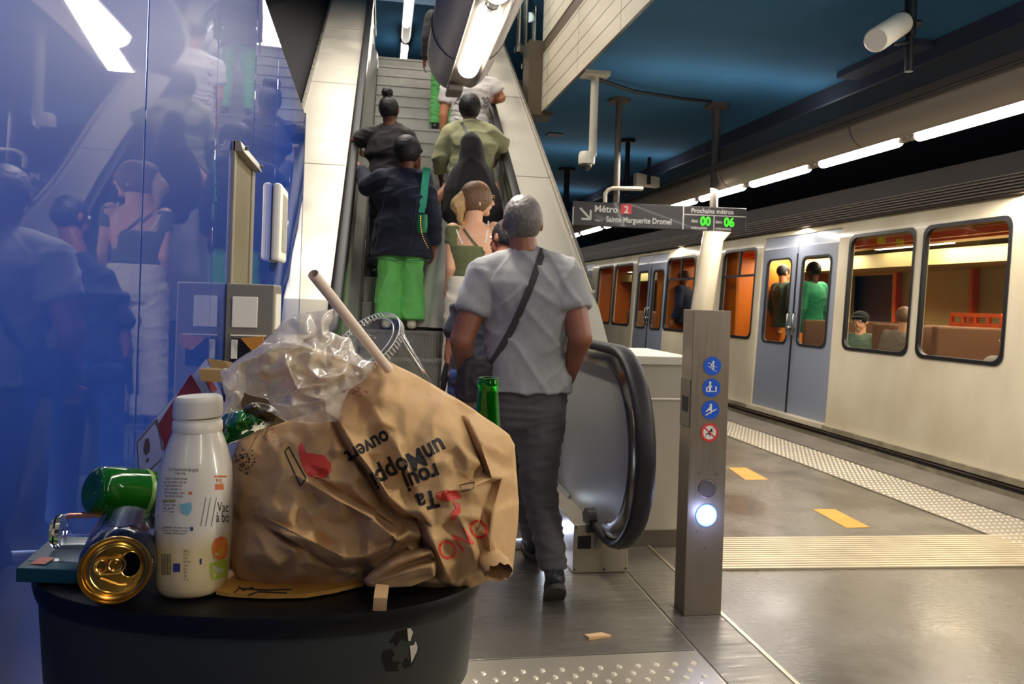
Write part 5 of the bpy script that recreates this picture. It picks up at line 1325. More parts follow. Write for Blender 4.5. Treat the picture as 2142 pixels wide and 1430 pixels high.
# ================================================================== CRUMPLED SHEETS
def crumple(name, poly, dfun, bulge, thick, m_, parent=None, manual=(), lines=(), n=70, amp=.006, seed=1, L=150., sub=2, sm=2, fine=.0012, fsc=90, back=True, pw=.5):
    """a crumpled volume: outline given in the photograph, its own depth, folds as facets; front and back shells"""
    R = random.Random(seed); pts = [tuple(p) for p in densify(poly, 26)]; nb = len(pts)
    prof = lambda x, y: (1 - (1 - min(edist(x, y, poly) / L, 1)) ** 2) ** (1.0 if pw == .5 else pw)
    hs = [0.0] * nb; cons = []
    for p in manual: pts.append((p[0], p[1])); hs.append(p[2])
    for ln in lines:
        idx = []
        for p in ln: pts.append((p[0], p[1])); hs.append(p[2]); idx.append(len(pts) - 1)
        cons += [(a, b) for a, b in zip(idx[:-1], idx[1:])]
    fixed = len(pts)
    xs = [p[0] for p in poly]; ys = [p[1] for p in poly]; tries = 0; mind = math.sqrt((max(xs) - min(xs)) * (max(ys) - min(ys)) / max(n, 1)) * .55
    while len(pts) < fixed + n and tries < 6000:
        tries += 1; x, y = R.uniform(min(xs), max(xs)), R.uniform(min(ys), max(ys))
        if not inside_poly(x, y, poly) or edist(x, y, poly) < 8: continue
        if any(math.hypot(x - a, y - b) < mind for a, b in pts): continue
        pts.append((x, y)); hs.append(R.uniform(-amp, amp))
    r = delaunay_2d_cdt([V(p) for p in pts], cons, [list(range(nb))], 1, 1e-3)
    vo, fo, orig = r[0], r[2], r[3]
    pos = []
    isb = []
    for i, p in enumerate(vo):
        h = hs[orig[i][0]] if orig[i] else 0.0; b = any(k < nb for k in orig[i])
        hh = 0 if b else prof(p.x, p.y) * bulge + h
        pos.append(P(p.x, p.y, dfun(p.x, p.y) - hh)); isb.append(b)
    me = bpy.data.meshes.new(name); bm = bmesh.new()
    fv = [bm.verts.new(p) for p in pos]
    bv = [fv[i] if isb[i] else bm.verts.new(P(vo[i].x, vo[i].y, dfun(vo[i].x, vo[i].y) + prof(vo[i].x, vo[i].y) * thick + R.uniform(-amp, amp) * .5)) for i in range(len(vo))]
    for f in fo:
        try: bm.faces.new([fv[i] for i in f])
        except ValueError: pass
    if back:
        for f in fo:
            try: bm.faces.new([bv[i] for i in f][::-1])
            except ValueError: pass
    loose = [v_ for v_ in bm.verts if not v_.link_faces]
    for v_ in loose: bm.verts.remove(v_)
    for _ in range(sub):
        bmesh.ops.subdivide_edges(bm, edges=bm.edges, cuts=1, use_grid_fill=True); bmesh.ops.triangulate(bm, faces=[f for f in bm.faces if len(f.verts) > 4])
    for _ in range(sm): bmesh.ops.smooth_vert(bm, verts=bm.verts, factor=.5, use_axis_x=True, use_axis_y=True, use_axis_z=True)
    bm.normal_update()
    if fine:
        mv = []
        for v_ in bm.verts:
            q = noise.noise(v_.co * fsc * .35); q2 = noise.noise(v_.co * fsc)
            mv.append((v_, fine * (1 - abs(q) * 3) + fine * .4 * q2))
        for v_, h in mv: v_.co += v_.normal * h
    bmesh.ops.recalc_face_normals(bm, faces=bm.faces)
    bm.to_mesh(me); bm.free()
    for p_ in me.polygons: p_.use_smooth = True
    me.materials.append(m_)
    return link_mesh(name, me, parent)
# --- paper bag
poly = [(790, 749), (812, 752), (832, 764), (870, 782), (905, 802), (950, 829), (1000, 862), (1040, 888), (1066, 908), (1078, 930), (1080, 985), (1086, 1050), (1083, 1110), (1076, 1165), (1072, 1200), (1062, 1212),
        (1048, 1208), (1030, 1212), (1010, 1220), (985, 1230), (978, 1240), (968, 1228), (945, 1232), (905, 1236), (860, 1226), (830, 1232), (770, 1226), (700, 1228), (640, 1226), (590, 1228), (540, 1222), (495, 1208), (478, 1185), (475, 1110), (479, 1020), (484, 960), (500, 920), (530, 903), (580, 886), (650, 868), (712, 830), (750, 785)]
pe = empty('paper_bag', P(780, 1225, .80), 'large crumpled brown paper carrier bag with upside down lettering, lying on the bin', 'paper bag')
dfun = lambda x, y: .835 + .045 * (1225 - y) / 470 - .03 * max(0, (y - 1100)) / 125 + .02 * (x - 780) / 300
lines = [
    [(712, 885, .016), (745, 940, .020), (790, 1000, .022), (815, 1040, .018), (850, 1070, .012), (905, 1100, .008)],
    [(702, 890, -.016), (732, 948, -.018), (775, 1008, -.022), (800, 1052, -.024), (838, 1085, -.022), (880, 1120, -.014)],
    [(640, 1005, .010), (715, 1050, .016), (780, 1085, .018), (822, 1120, .014), (828, 1132, .008)],
    [(646, 990, -.006), (720, 1036, -.008), (786, 1070, -.012), (836, 1106, -.016)],
    [(552, 1060, .012), (553, 1082, .010), (640, 1125, .014), (720, 1165, .012), (770, 1160, .014), (828, 1130, .012)],
    [(550, 1098, -.008), (640, 1150, -.010), (700, 1188, -.012), (750, 1200, -.012)],
    [(830, 930, .010), (850, 975, .010), (870, 1020, .006)],
    [(980, 880, .008), (1005, 930, .014), (1030, 1000, .016), (985, 1020, .010), (930, 1028, .010), (880, 1050, .010)],
    [(965, 868, -.010), (992, 935, -.014), (1012, 985, -.016), (980, 1006, -.012)],
    [(1035, 1010, -.014), (1010, 1060, -.010), (1000, 1110, -.016), (1010, 1160, -.014)],
    [(1050, 1000, .010), (1030, 1070, .010), (1024, 1120, .012), (1032, 1180, .006)],
    [(880, 1070, .020), (905, 1130, .024), (930, 1190, .022), (950, 1222, .010)],
    [(868, 1080, -.022), (885, 1140, -.030), (905, 1190, -.028)],
    [(960, 1080, .008), (985, 1140, .010), (1000, 1190, .006)],
    [(780, 1185, .004), (830, 1165, -.012), (860, 1180, -.02)],
    [(700, 1205, -.014), (760, 1195, -.022), (800, 1210, -.012)],
]
bagp = crumple('bag_paper', poly, dfun, .085, .05, M['kraft'], pe, lines=lines, n=230, amp=.0085, seed=5, L=130, sub=2, sm=0, fine=.0008, fsc=70)
tbag = world_bvh([bagp]); cb = caster(tbag, .0009, .78); cb2 = caster(tbag, .0013, .78)
mb = MB()
def ptxt(mb, s, x, y, size, dirx, diry, sq=1.0, bold=0, mx=6):
    """size in pixels; (dirx, diry) unit reading direction in the picture"""
    nx, ny = dirx, diry; ux, uy = diry, -dirx     # up of the letters
    return text(mb, s, size, lambda a, b: cb(x + nx * a * sq + ux * b, y + ny * a * sq + uy * b), bold, maxe=mx)
def un(dx, dy): L_ = math.hypot(dx, dy); return dx / L_, dy / L_
a = un(-95, 52); ptxt(mb, 'ouvert', 806, 898, 46, *a, .80, bold=1.1)
a = un(-175, 92); ptxt(mb, 'unMoppi', 922, 913, 56, *a, .86, bold=1.5)
a = un(-140, 55); ptxt(mb, 'rouj', 912, 968, 54, *a, .86, bold=1.5)
a = un(-120, 30); ptxt(mb, 'Ta', 912, 1024, 52, *a, .86, bold=1.6)
ink = mb.build('printed_lettering', M['black_ink'], pe)
mb = MB()
apple = [(624, 930), (632, 925), (640, 946), (655, 948), (678, 952), (692, 968), (694, 984), (680, 998), (662, 1001), (644, 994), (632, 974), (626, 950)]
decal(apple, cb, mb)
decal([(912, 1030), (935, 1024), (957, 1026), (966, 1040), (950, 1048), (925, 1048), (914, 1042)], cb, mb)
decal([(948, 1050), (962, 1052), (964, 1070), (952, 1086), (942, 1090), (944, 1072), (954, 1062)], cb, mb)
ptxt(mb, 'ONO', 930, 1178, 60, *un(58, -38), .82)
mb.build('red_print', M['red'], pe)
mb = MB()
def pline(mb, pts, w_=1.3):
    for (x0, y0), (x1, y1) in zip(pts[:-1], pts[1:]):
        dx, dy = un(x1 - x0, y1 - y0); k = max(1, int(math.hypot(x1 - x0, y1 - y0) / 5))
        for i in range(k):
            p0 = (x0 + (x1 - x0) * i / k, y0 + (y1 - y0) * i / k); p1 = (x0 + (x1 - x0) * (i + 1) / k, y0 + (y1 - y0) * (i + 1) / k)
            mb.add([cb(p0[0] + dy * w_, p0[1] - dx * w_), cb(p1[0] + dy * w_, p1[1] - dx * w_), cb(p1[0] - dy * w_, p1[1] + dx * w_), cb(p0[0] - dy * w_, p0[1] + dx * w_)], [(0, 1, 2, 3)])
pline(mb, [(604, 934), (596, 944), (628, 1016), (640, 1000), (604, 934)]); pline(mb, [(640, 1000), (634, 990)])
pline(mb, [(962, 1014), (992, 1008), (990, 1022), (966, 1028), (962, 1014)], .8)
R_ = random.Random(3)
for i in range(46):
    a = R_.uniform(0, 6.28); rr = R_.uniform(4, 24); x, y = 512 + rr * math.cos(a) * .95, 962 + rr * math.sin(a) * 1.1
    a2 = R_.uniform(0, 3.1); pline(mb, [(x, y), (x + 5 * math.cos(a2), y + 5 * math.sin(a2))], .9)
mb.build('printed_marks', M['black_ink'], pe)
mb = MB()
for i in range(26):
    x, y = R_.uniform(535, 575), R_.uniform(890, 925); pline(mb, [(x, y), (x + R_.uniform(-6, 6), y + R_.uniform(-4, 4))], .8)
for i in range(14):
    x, y = R_.uniform(720, 765), R_.uniform(812, 828); pline(mb, [(x, y), (x + R_.uniform(-10, 10), y + R_.uniform(-3, 3))], 1.2)
mb.build('faded_print', mat('faded red print', srgb(168, 96, 72), .7), pe)
# handle strip hanging over the rim, torn rolled edge at the right
mb = MB(); pts = [P(800, 1222, .722), P(798, 1236, .708), P(796, 1250, .701), P(795, 1264, .700), P(794, 1277, .702)]
ribbon(mb, pts, .0125, lambda p: C0 - p, .0008); mb.build('handle_strip', M['kraft'], pe, smooth=True)
rc = P(1042, 1192, .775); ra = nrm(-RW * .35 + FW * .9 + UZ * .25); rx_ = nrm(ra.cross(UZ)); ry_ = rx_.cross(ra); mb = MB(); rs = []
for t_, rr_ in ((-.004, .0125), (.0, .0135), (.012, .014), (.03, .010)):
    rs.append([rc + ra * (t_ + (.003 * math.sin(i * 2.3) if t_ < 0 else 0)) + rx_ * rr_ * 1.15 * math.cos(2 * math.pi * i / 24) + ry_ * rr_ * .8 * math.sin(2 * math.pi * i / 24) for i in range(24)])
mb.rings(rs, cap=False); mb.build('rolled_edge', M['kraft'], pe, smooth=True)
# dark folds bunch in front of the bag's mouth
crumple('bunched_paper', [(758, 1212), (800, 1172), (850, 1148), (905, 1142), (915, 1172), (910, 1205), (862, 1226), (800, 1230), (768, 1226)], lambda x, y: .764 - .01 * (y - 1180) / 40, .012, .02, M['kraft'], pe, lines=[[(770, 1214, .0), (830, 1176, .014), (900, 1154, .016)], [(775, 1217, .0), (835, 1188, -.014), (904, 1168, -.016)], [(780, 1220, .002), (840, 1200, .013), (902, 1182, .014)], [(785, 1223, .0), (842, 1212, -.012), (895, 1200, -.012)]], n=8, amp=.006, seed=9, L=16, sub=1, sm=0, fine=.0004)

# --- crumpled clear film
def film_mat():
    q = NT('crumpled clear film'); t = q.t; b = q.b; out = t.nodes['Material Output']
    b.inputs['Base Color'].default_value = srgb(232, 222, 208); b.inputs['Roughness'].default_value = .2; b.inputs['Coat Weight'].default_value = .4; b.inputs['Subsurface Weight'].default_value = .1; b.inputs['Subsurface Scale'].default_value = .02
    tc = q.n('ShaderNodeTexCoord'); n1 = q.n('ShaderNodeTexNoise'); n1.inputs['Scale'].default_value = 14; n1.inputs['Detail'].default_value = 3
    q.l(tc.outputs['Object'], n1.inputs['Vector'])
    cr = q.n('ShaderNodeValToRGB'); cr.color_ramp.elements[0].position = .56; cr.color_ramp.elements[0].color = srgb(232, 222, 206); cr.color_ramp.elements[1].position = .72; cr.color_ramp.elements[1].color = srgb(222, 178, 96)
    q.l(n1.outputs['Fac'], cr.inputs[0]); q.l(cr.outputs[0], b.inputs['Base Color'])
    n2 = q.n('ShaderNodeTexNoise'); n2.inputs['Scale'].default_value = 60; bp = q.n('ShaderNodeBump'); bp.inputs['Strength'].default_value = .5; bp.inputs['Distance'].default_value = .003
    q.l(tc.outputs['Object'], n2.inputs['Vector']); q.l(n2.outputs['Fac'], bp.inputs['Height']); q.l(bp.outputs[0], b.inputs['Normal'])
    tr_ = q.n('ShaderNodeBsdfTransparent'); mx = q.n('ShaderNodeMixShader'); mx.inputs[0].default_value = .5
    q.l(tr_.outputs[0], mx.inputs[1]); q.l(b.outputs[0], mx.inputs[2]); q.l(mx.outputs[0], out.inputs[0])
    return q.m
FILM = film_mat()
pf_ = [(462, 800), (465, 780), (480, 762), (498, 748), (520, 733), (545, 716), (572, 694), (590, 672), (612, 660), (650, 648), (700, 643), (716, 648), (700, 668), (690, 690), (712, 700), (735, 705), (745, 735), (762, 750), (785, 752), (783, 775), (760, 800), (732, 815), (718, 842), (713, 884), (660, 886), (598, 884), (578, 870), (560, 838), (530, 830), (500, 820), (478, 818)]
fl = [
    [(500, 760, .02), (560, 735, .03), (615, 720, .02), (660, 735, .03)], [(590, 720, .02), (600, 760, .03), (622, 815, .03), (690, 800, .02)],
    [(610, 700, -.01), (640, 715, -.02), (660, 705, -.01)], [(520, 790, -.012), (560, 800, -.015), (585, 790, -.01)],
    [(650, 740, .034), (640, 765, .012), (665, 790, .03), (720, 780, .02)], [(560, 845, .0), (610, 850, .02), (680, 835, .02)], [(700, 745, .03), (730, 755, .012), (760, 770, .012)]]
plb = crumple('plastic_bag', pf_, lambda x, y: .80 + .02 * (x - 600) / 150, .055, .03, FILM, None, lines=fl, n=110, amp=.012, seed=21, L=75, sub=2, sm=1, fine=.0012, fsc=80)
tag(plb, 'crumpled clear plastic bag with yellow food stains on top of the heap', 'plastic bag')
crumple('film_flap', [(460, 795), (455, 775), (470, 765), (500, 770), (520, 800), (510, 840), (480, 868), (462, 860), (470, 830)], lambda x, y: .84, .02, .012, FILM, plb, n=24, amp=.008, seed=4, L=30)
crumple('inner_wrapper', [(520, 745), (585, 728), (640, 722), (700, 738), (745, 760), (720, 800), (640, 815), (575, 812), (535, 785)], lambda x, y: .815, .02, .012, mat('greasy cream wrapper', srgb(226, 202, 142), .4, var=.3, vscale=22, var_col=srgb(206, 140, 50)), plb, n=40, amp=.012, seed=14, L=40)

# --- clear cup with lid and straw
cup = empty('plastic_cup', P(790, 760, .90), 'clear plastic takeaway cup with domed flat lid tipped behind the paper bag', 'cup')
PLS = thin_glass('clear cup plastic', (.95, .96, .95), .03, .08)
lc = P(766, 714, .90); ax = (-RW * .42 + UZ * .62 - FW * .55).normalized()
prof = [(.040, -.012), (.0445, -.010), (.046, -.004), (.0455, .0), (.042, .002), (.039, .0015), (.037, -.003), (.02, -.003), (.012, -.003), (.0105, .001), (.006, .001), (.004, -.001)]
mb = MB(); mb.lathe(lc, prof, ax, 48, cap=False); lid = mb.build('lid', PLS, cup, smooth=True)
mb = MB(); xd = nrm(ax.cross(UZ)); yd = ax.cross(xd)
for i in range(60):
    a = 2 * math.pi * i / 60; c = lc + xd * .0462 * math.cos(a) + yd * .0462 * math.sin(a); mb.tube([c - ax * .001, c - ax * .009], .0009, 4)
for r0 in (.0455, .037): mb.tube([lc + xd * r0 * math.cos(2 * math.pi * i / 40) + yd * r0 * math.sin(2 * math.pi * i / 40) for i in range(41)], .0008, 5)
mb.build('lid_ribs', mat('lid edge plastic', srgb(236, 236, 232), .1, trans=.3), lid)
mb = MB(); mb.lathe(lc, [(.0435, -.008), (.0415, -.02), (.036, -.07), (.031, -.115), (.029, -.118)], ax, 40, cap=False); mb.build('cup_wall', PLS, cup, smooth=True)
s0, s1 = P(655, 573, .70), P(797, 752, .82)
mb = MB(); d_ = nrm(s1 - s0); x_ = nrm(d_.cross(UZ)); y_ = d_.cross(x_); r_o, r_i = .0052, .0044
mb.rings([mb.ell(s0 + d_ * .08, x_ * r_i, y_ * r_i, 24), mb.ell(s0, x_ * r_i, y_ * r_i, 24), mb.ell(s0, x_ * r_o, y_ * r_o, 24), mb.ell(s1 + d_ * .02, x_ * r_o, y_ * r_o, 24)], cap=False)
tag(mb.build('paper_straw', mat('white paper straw', srgb(226, 204, 184), .7), smooth=True), 'wide white paper straw poking up diagonally out of the heap', 'straw')

# --- green bottle neck
gc = P(1019, 880, .98)
zt = P(1018, 791, .98).z - gc.z
mb = MB(); mb.lathe(gc - UZ * (gc.z - ZR - .001), [(.0, 0), (.028, 0), (.030, .004), (.030, .06)] + [(r_, (gc.z - ZR) + h) for r_, h in ((.0192, -.02), (.0165, .0), (.0145, .02), (.0132, .035), (.0128, zt - .013), (.0136, zt - .012), (.0142, zt - .008), (.0136, zt - .004), (.0130, zt - .003), (.0132, zt), (.0098, zt), (.0095, zt - .01), (.0105, .025), (.0125, .005), (.015, -.02))] + [(.026, .055), (.026, .006), (0, .005)], UZ, 32)
tag(mb.build('glass_bottle', M['green_gl'], smooth=True, sharp=60), 'upright green glass bottle, its neck showing behind the paper bag', 'bottle')

# --- yoghurt drink bottle
def bottle_mat():
    q = NT('milky bottle'); b = q.b; b.inputs['Roughness'].default_value = .28; b.inputs['Coat Weight'].default_value = .5
    b.inputs['Subsurface Weight'].default_value = .15; b.inputs['Subsurface Scale'].default_value = .01
    tc = q.n('ShaderNodeTexCoord'); sp_ = q.n('ShaderNodeSeparateXYZ'); q.l(tc.outputs['Object'], sp_.inputs[0])
    cr = q.n('ShaderNodeValToRGB'); e_ = cr.color_ramp.elements; e_[0].position = .055; e_[0].color = srgb(222, 200, 146); e_[1].position = .075; e_[1].color = srgb(222, 214, 196)
    q.l(sp_.outputs[2], cr.inputs[0]); q.l(cr.outputs[0], b.inputs['Base Color']); return q.m
yb_ = empty('drink_bottle', P(402, 1242, .775), 'white plastic drinking yoghurt bottle with printed label standing on the bin', 'bottle')
byz = ZR + .001; bb = P(402, 1235, .775); bb.z = byz
hs_ = P(408, 827, .775).z - byz
k = hs_ / 421.; rpx = .775 / 1600.
pr = [(0, 0), (50, 0), (60, 3), (66, 10), (70, 22), (72, 45), (74, 100), (74.5, 160), (74, 200), (72.5, 235), (70, 268), (62, 300), (54, 325), (48, 342), (44.5, 352), (44, 360)]
mb = MB(); mb.lathe(bb, [(r_ * rpx, h * k) for r_, h in pr], UZ, 48, pw=2.3); bo = mb.build('bottle_body', bottle_mat(), yb_, smooth=True, sharp=None)
mb = MB(); mb.lathe(bb, [(r_ * rpx, h * k) for r_, h in ((44, 345), (49, 346), (50, 350), (49, 366), (46.5, 369), (46.5, 374))], UZ, 40); mb.build('tamper_ring', M['white_pl'], yb_, smooth=True)
mb = MB(); rs = []
for r_, h in ((46, 375), (48.5, 377), (49, 384), (48, 408), (46.5, 416), (42, 421), (0.1, 422)):
    rs.append([V((bb.x, bb.y, byz + h * k)) + (V((math.cos(a), math.sin(a), 0))) * r_ * rpx * (1.0 + (.008 if i % 2 else 0)) for i, a in enumerate([2 * math.pi * j / 80 for j in range(80)])])
for r_ in rs: 
    for p_ in r_: p_.z += (p_ - bb).dot(RW) * .05
mb.rings(rs); mb.build('cap', M['white_pl'], yb_, smooth=True)
tbt = world_bvh([bo]); cbt = caster(tbt, .0004, .74); cbt2 = caster(tbt, .0008, .74)
def btxt(mb, s, x, y, size, sq=1.0, bold=0, ca_=None): c_ = ca_ or cbt; sq *= .84; size *= 1.22; return text(mb, s, size, lambda a, b: c_(x + a * sq, y - b + a * sq * .03), bold, maxe=8)
def brect(mb, x0, y0, x1, y1, ca_=None): return decal([(x0, y0), (x1, y0), (x1, y1), (x0, y1)], ca_ or cbt, mb)
mb = MB()
btxt(mb, 'Un maximum de goût', 352, 984, 9, .78); btxt(mb, 'c’est vrai', 365, 992, 8, .8); btxt(mb, '28-01 25', 378, 890, 7, .9); btxt(mb, '06 42 35', 378, 897, 7, .9)
for i, t_ in enumerate(('Yaourt à boire brassé', 'au lait entier issu de', 'l’agriculture bio,', 'sans colorant ni', 'conservateur, avec', 'des fruits choisis')): btxt(mb, t_, 343 + (i % 3), 1002 + i * 7.4, 6.2, .88)
for i, t_ in enumerate(('Agiter avant', 'd’ouvrir, bien', 'frais, servir', 'à 4 °C max')): btxt(mb, t_, 340, 1050 + i * 7, 5.6, .9)
for i, t_ in enumerate(('Ingrédients : lait entier, sucre', 'purée de mangue, ferments', 'lactiques, arôme naturel')): btxt(mb, t_, 338 + i * 2, 1104 + i * 6, 5.4, .88)
for i in range(9): btxt(mb, ('500 g', 'E 12', 'bio', 'lot 42', 'vrac', '6 x', 'FR', 'CE', '4 °C')[i], 384, 1154 + i * 7.5, 5.8, 1.0)
for i in range(10): brect(mb, 338 + i * 2.0, 1158, 338 + i * 2.0 + (.7 if i % 3 else 1.2), 1202)
btxt(mb, 'Vac', 455, 1070, 25, .62, .2); btxt(mb, 'à bo', 452, 1091, 25, .62, .2)
for x in (430, 440, 452): 
    for i in range(12): brect(mb, x - i * .9, 1040 + i * 5, x + 1 - i * .9, 1045.6 + i * 5)
mb.build('label_text', mat('label ink', srgb(62, 56, 48), .6), yb_)
mb = MB(); brect(mb, 448, 994, 474, 998); brect(mb, 450, 1012, 468, 1024); btxt(mb, 'MIL', 452, 1010, 12, .8); brect(mb, 395, 1028, 402, 1034); mb.build('label_orange', mat('label orange', srgb(206, 110, 60), .5), yb_)
pch = [(440 + 2, 1145), (448, 1128), (462, 1121), (474, 1124), (477, 1145), (474, 1166), (460, 1172), (446, 1165)]
mb = MB(); decal(pch, cbt, mb); mb.build('peach_picture', mat('peach picture', srgb(222, 96, 60), .5, var=.5, vscale=60, var_col=srgb(236, 160, 50)), yb_)
mb = MB(); brect(mb, 340, 1044, 367, 1049); mb.build('green_bar', mat('olive green bar', srgb(166, 172, 90), .5), yb_)
mb = MB(); decal([(438, 1178), (476, 1168), (476, 1206), (442, 1214)], cbt, mb); mb.build('green_banner', mat('lime banner', srgb(176, 186, 60), .5), yb_)
mb = MB(); btxt(mb, 'Pêche', 446, 1196, 15, .6, .1, cbt2); mb.build('banner_text', M['white_ink'], yb_)
mb = MB(); brect(mb, 362, 1178, 377, 1196); brect(mb, 402 + 16, 1168, 422, 1180); brect(mb, 398, 1102, 404, 1110); mb.build('blue_marks', mat('label blue', srgb(52, 62, 120), .5), yb_)
mb = MB(); decal([(376, 1054), (400, 1050), (402, 1064), (394, 1078), (380, 1072)], cbt, mb); mb.build('pale_blue_mark', mat('label pale blue', srgb(120, 178, 184), .5), yb_)

# --- drinks can lying on its side
ce = empty('drink_can', P(240, 1250, .72), 'dark drinks can with golden lid lying on its side at the bin edge', 'can')
c0 = P(240, 1193, .70); c1 = P(268, 1108, .84); c0.z = ZR + .0345; 
c0 = P(240, 1193, .70); ax = nrm(c1 - c0); xh = nrm(ax.cross(UZ)); yh = xh.cross(ax)
dz = 0
cn = lambda prf, mat_, nm, par=ce, seg=48: MB().lathe(c0, prf, ax, seg, cap=False, xd=xh).build(nm, mat_, par, smooth=True, sharp=50)
cn([(.0275, .006), (.0298, .009), (.033, .022), (.0335, .03), (.0335, .118), (.031, .128), (.026, .132), (.020, .127), (0, .124)], M['can_body'], 'can_body')
li = cn([(.0277, .008), (.0300, .006), (.0308, .002), (.0302, .0), (.0288, .0), (.0280, .002), (.0272, .0055), (.0255, .006), (.0235, .0045), (.0225, .0042), (0.0001, .0042)], M['can_gold'], 'lid')
# opening, tab
def cp(a, b, o=.0): return c0 + xh * a + yh * b + ax * o
sx_ = 1 if xh.dot(RW) > 0 else -1
q_ = lambda a, b, o=0.: cp(a * sx_, b, o)
mb = MB(); rr = [q_(.0125 + .0082 * math.cos(t_), .0035 + .0110 * math.sin(t_), .0036) for t_ in [2 * math.pi * i / 28 for i in range(28)]]; mb.add(rr, [tuple(range(28))]); mb.build('opening', mat('can inside', (0.002, .002, .002), .9, spec=0), ce)
mb = MB(); mb.tube([q_(.0125 + .0088 * math.cos(t_), .0035 + .0117 * math.sin(t_), .0036) for t_ in [2 * math.pi * i / 28 for i in range(29)]], .0006, 6)
mb.tube([q_(.021 * math.cos(t_), .021 * math.sin(t_) , .0044) for t_ in [2 * math.pi * i / 40 for i in range(41)]], .0007, 6); mb.tube([q_(-.012, -.007, .0036), q_(.004, -.0145, .0036), q_(.010, -.0150, .0036)], .0007, 6); mb.build('lid_emboss', M['can_gold'], ce, smooth=True)
tabc = (-.0045, .0045)
mb = MB(); outer = [(tabc[0] + .0060 + .0068 * math.cos(t_), tabc[1] + .0072 * math.sin(t_)) if math.cos(t_) > 0 else (tabc[0] - .0060 + .0068 * math.cos(t_), tabc[1] + .0072 * math.sin(t_)) for t_ in [2 * math.pi * i / 32 for i in range(32)]]
mb.tube([q_(a_, b_, .0012) for a_, b_ in outer + [outer[0]]], .0012, 8); 
mb.tube([q_(tabc[0] + .0045 + .0055 * math.cos(t_), tabc[1] + .0052 * math.sin(t_), .001) for t_ in [2 * math.pi * i / 20 for i in range(21)]], .0009, 6)
mb.tube([q_(tabc[0] - .0070 + .0042 * math.cos(t_), tabc[1] + .0055 * math.sin(t_), .001) for t_ in [2 * math.pi * i / 20 for i in range(21)]], .0009, 6)
mb.prism([q_(a_, b_, .0022) for a_, b_ in [(tabc[0] + .0045 + .005 * math.cos(t_), tabc[1] + .0048 * math.sin(t_)) for t_ in [2 * math.pi * i / 16 for i in range(16)]]], ax * .0006)
mb.tube([q_(tabc[0] + .0045, tabc[1], .0002), q_(tabc[0] + .0045, tabc[1], .0035)], .0022, 10); mb.build('pull_tab', M['can_gold'], ce, smooth=True)
mb = MB()
def canring(s, a0, step, size, h):
    for i, ch in enumerate(s):
        if ch == ' ': continue
        a = a0 + step * i
        def fn(x, y, a=a):
            aa = a + x * size / .0335 * .9; rad = .0304 + (h + y * size) * .28
            return cp(math.cos(aa) * rad * 1.004 * sx_, math.sin(aa) * rad * 1.004, .0095 + (h + y * size) * .9)
        text(mb, ch, 1.0, fn)
canring('BREWED IN HOLLAND', -1.25, .085, .0028, .0)
mb.build('can_lettering', M['white_ink'], ce)
# --- silver blue facet label on the can
mb = MB()
for (a0, a1, h0, h1) in ((1.0, 1.9, .03, .115), (2.1, 2.5, .035, .11), (.35, .5, .04, .11)):
    rs = []
    for i in range(9):
        a = a0 + (a1 - a0) * i / 8; rs.append([cp(math.cos(a) * .0338 * sx_, math.sin(a) * .0338, h0 + .006 * math.sin(i)), cp(math.cos(a) * .0338 * sx_, math.sin(a) * .0338, h1)])
    mb.rings(rs, cap=False, loop=False)
mb.build('can_label', mat('blue silver print', srgb(64, 78, 120), .2, .8, var=.5, vscale=30), ce)

# --- green plastic bottle end lying behind the can
ge = empty('crushed_bottle', P(255, 1070, .88), 'green bottle lying on its side behind the can, dark teal neck to the right', 'bottle')
a0, a1 = P(196, 1026, .86), P(352, 1034, .93); axg = nrm(a1 - a0); gl = mat('green plastic', srgb(24, 104, 22), .12, trans=.25, ior=1.4, coat=.6)
kk = .86 / 1600
xg = nrm(axg.cross(UZ)); yg = xg.cross(axg)
mb = MB(); mb.lathe(a0 - axg * .0, [(0.0001, .004), (.019, -.004), (.0255, .0), (.0275, .006), (.0285, .018), (.0285, .055), (.0265, .066), (.022, .074)], axg, 40, cap=False, xd=xg)
mb.build('body', gl, ge, smooth=True, sharp=60)
mb = MB(); mb.lathe(a0, [(.0275, .052), (.0287, .053), (.0287, .057), (.024, .066)], axg, 40, cap=False, xd=xg); mb.tube([a0 + (xg * -.4 * 0 + yg * .0) + nrm(C0 - a0) * .0285 + axg * t_ - UZ * .004 for t_ in (.012, .05)], .0006, 5); mb.build('rim_line', mat('pale green edge', srgb(130, 170, 90), .3), ge, smooth=True)
mb = MB(); mb.lathe(a0, [(.022, .062), (.0235, .066), (.0235, .098), (.021, .104), (0.001, .104)], axg, 36, cap=False, xd=xg); mb.build('neck', mat('dark teal plastic', srgb(22, 62, 64), .25, coat=.5), ge, smooth=True)

# --- teal card box and the glass on it
tb_ = empty('card_box', P(110, 1160, .80), 'flat dark teal card box sticking out over the left bin edge', 'box')
t0, t1 = P(34, 1169, .775), P(215, 1169, .775); up_ = UZ * (.0145)
dd_ = V((-.004, .10, 0)) + FW * .0
q4 = [t0, t1, t1 + dd_, t0 + dd_]; dz_ = ZR + .0015 - min(p.z for p in q4)
q4 = [V((p.x, p.y, ZR + .0015)) for p in q4]
mb = MB(); mb.hexa(q4 + [p + up_ for p in q4]); mb.build('carton', M['teal'], tb_, bevel=.001)
mb = MB(); e0 = q4[0] + up_ + UZ * .0005; mb.add([e0 + (t1 - t0) * .1 + dd_ * .12, e0 + (t1 - t0) * .29 + dd_ * .10, e0 + (t1 - t0) * .33 + dd_ * .3, e0 + (t1 - t0) * .16 + dd_ * .32], [(0, 1, 2, 3)]); mb.build('pink_label', mat('pink label', srgb(196, 120, 108), .5), tb_)
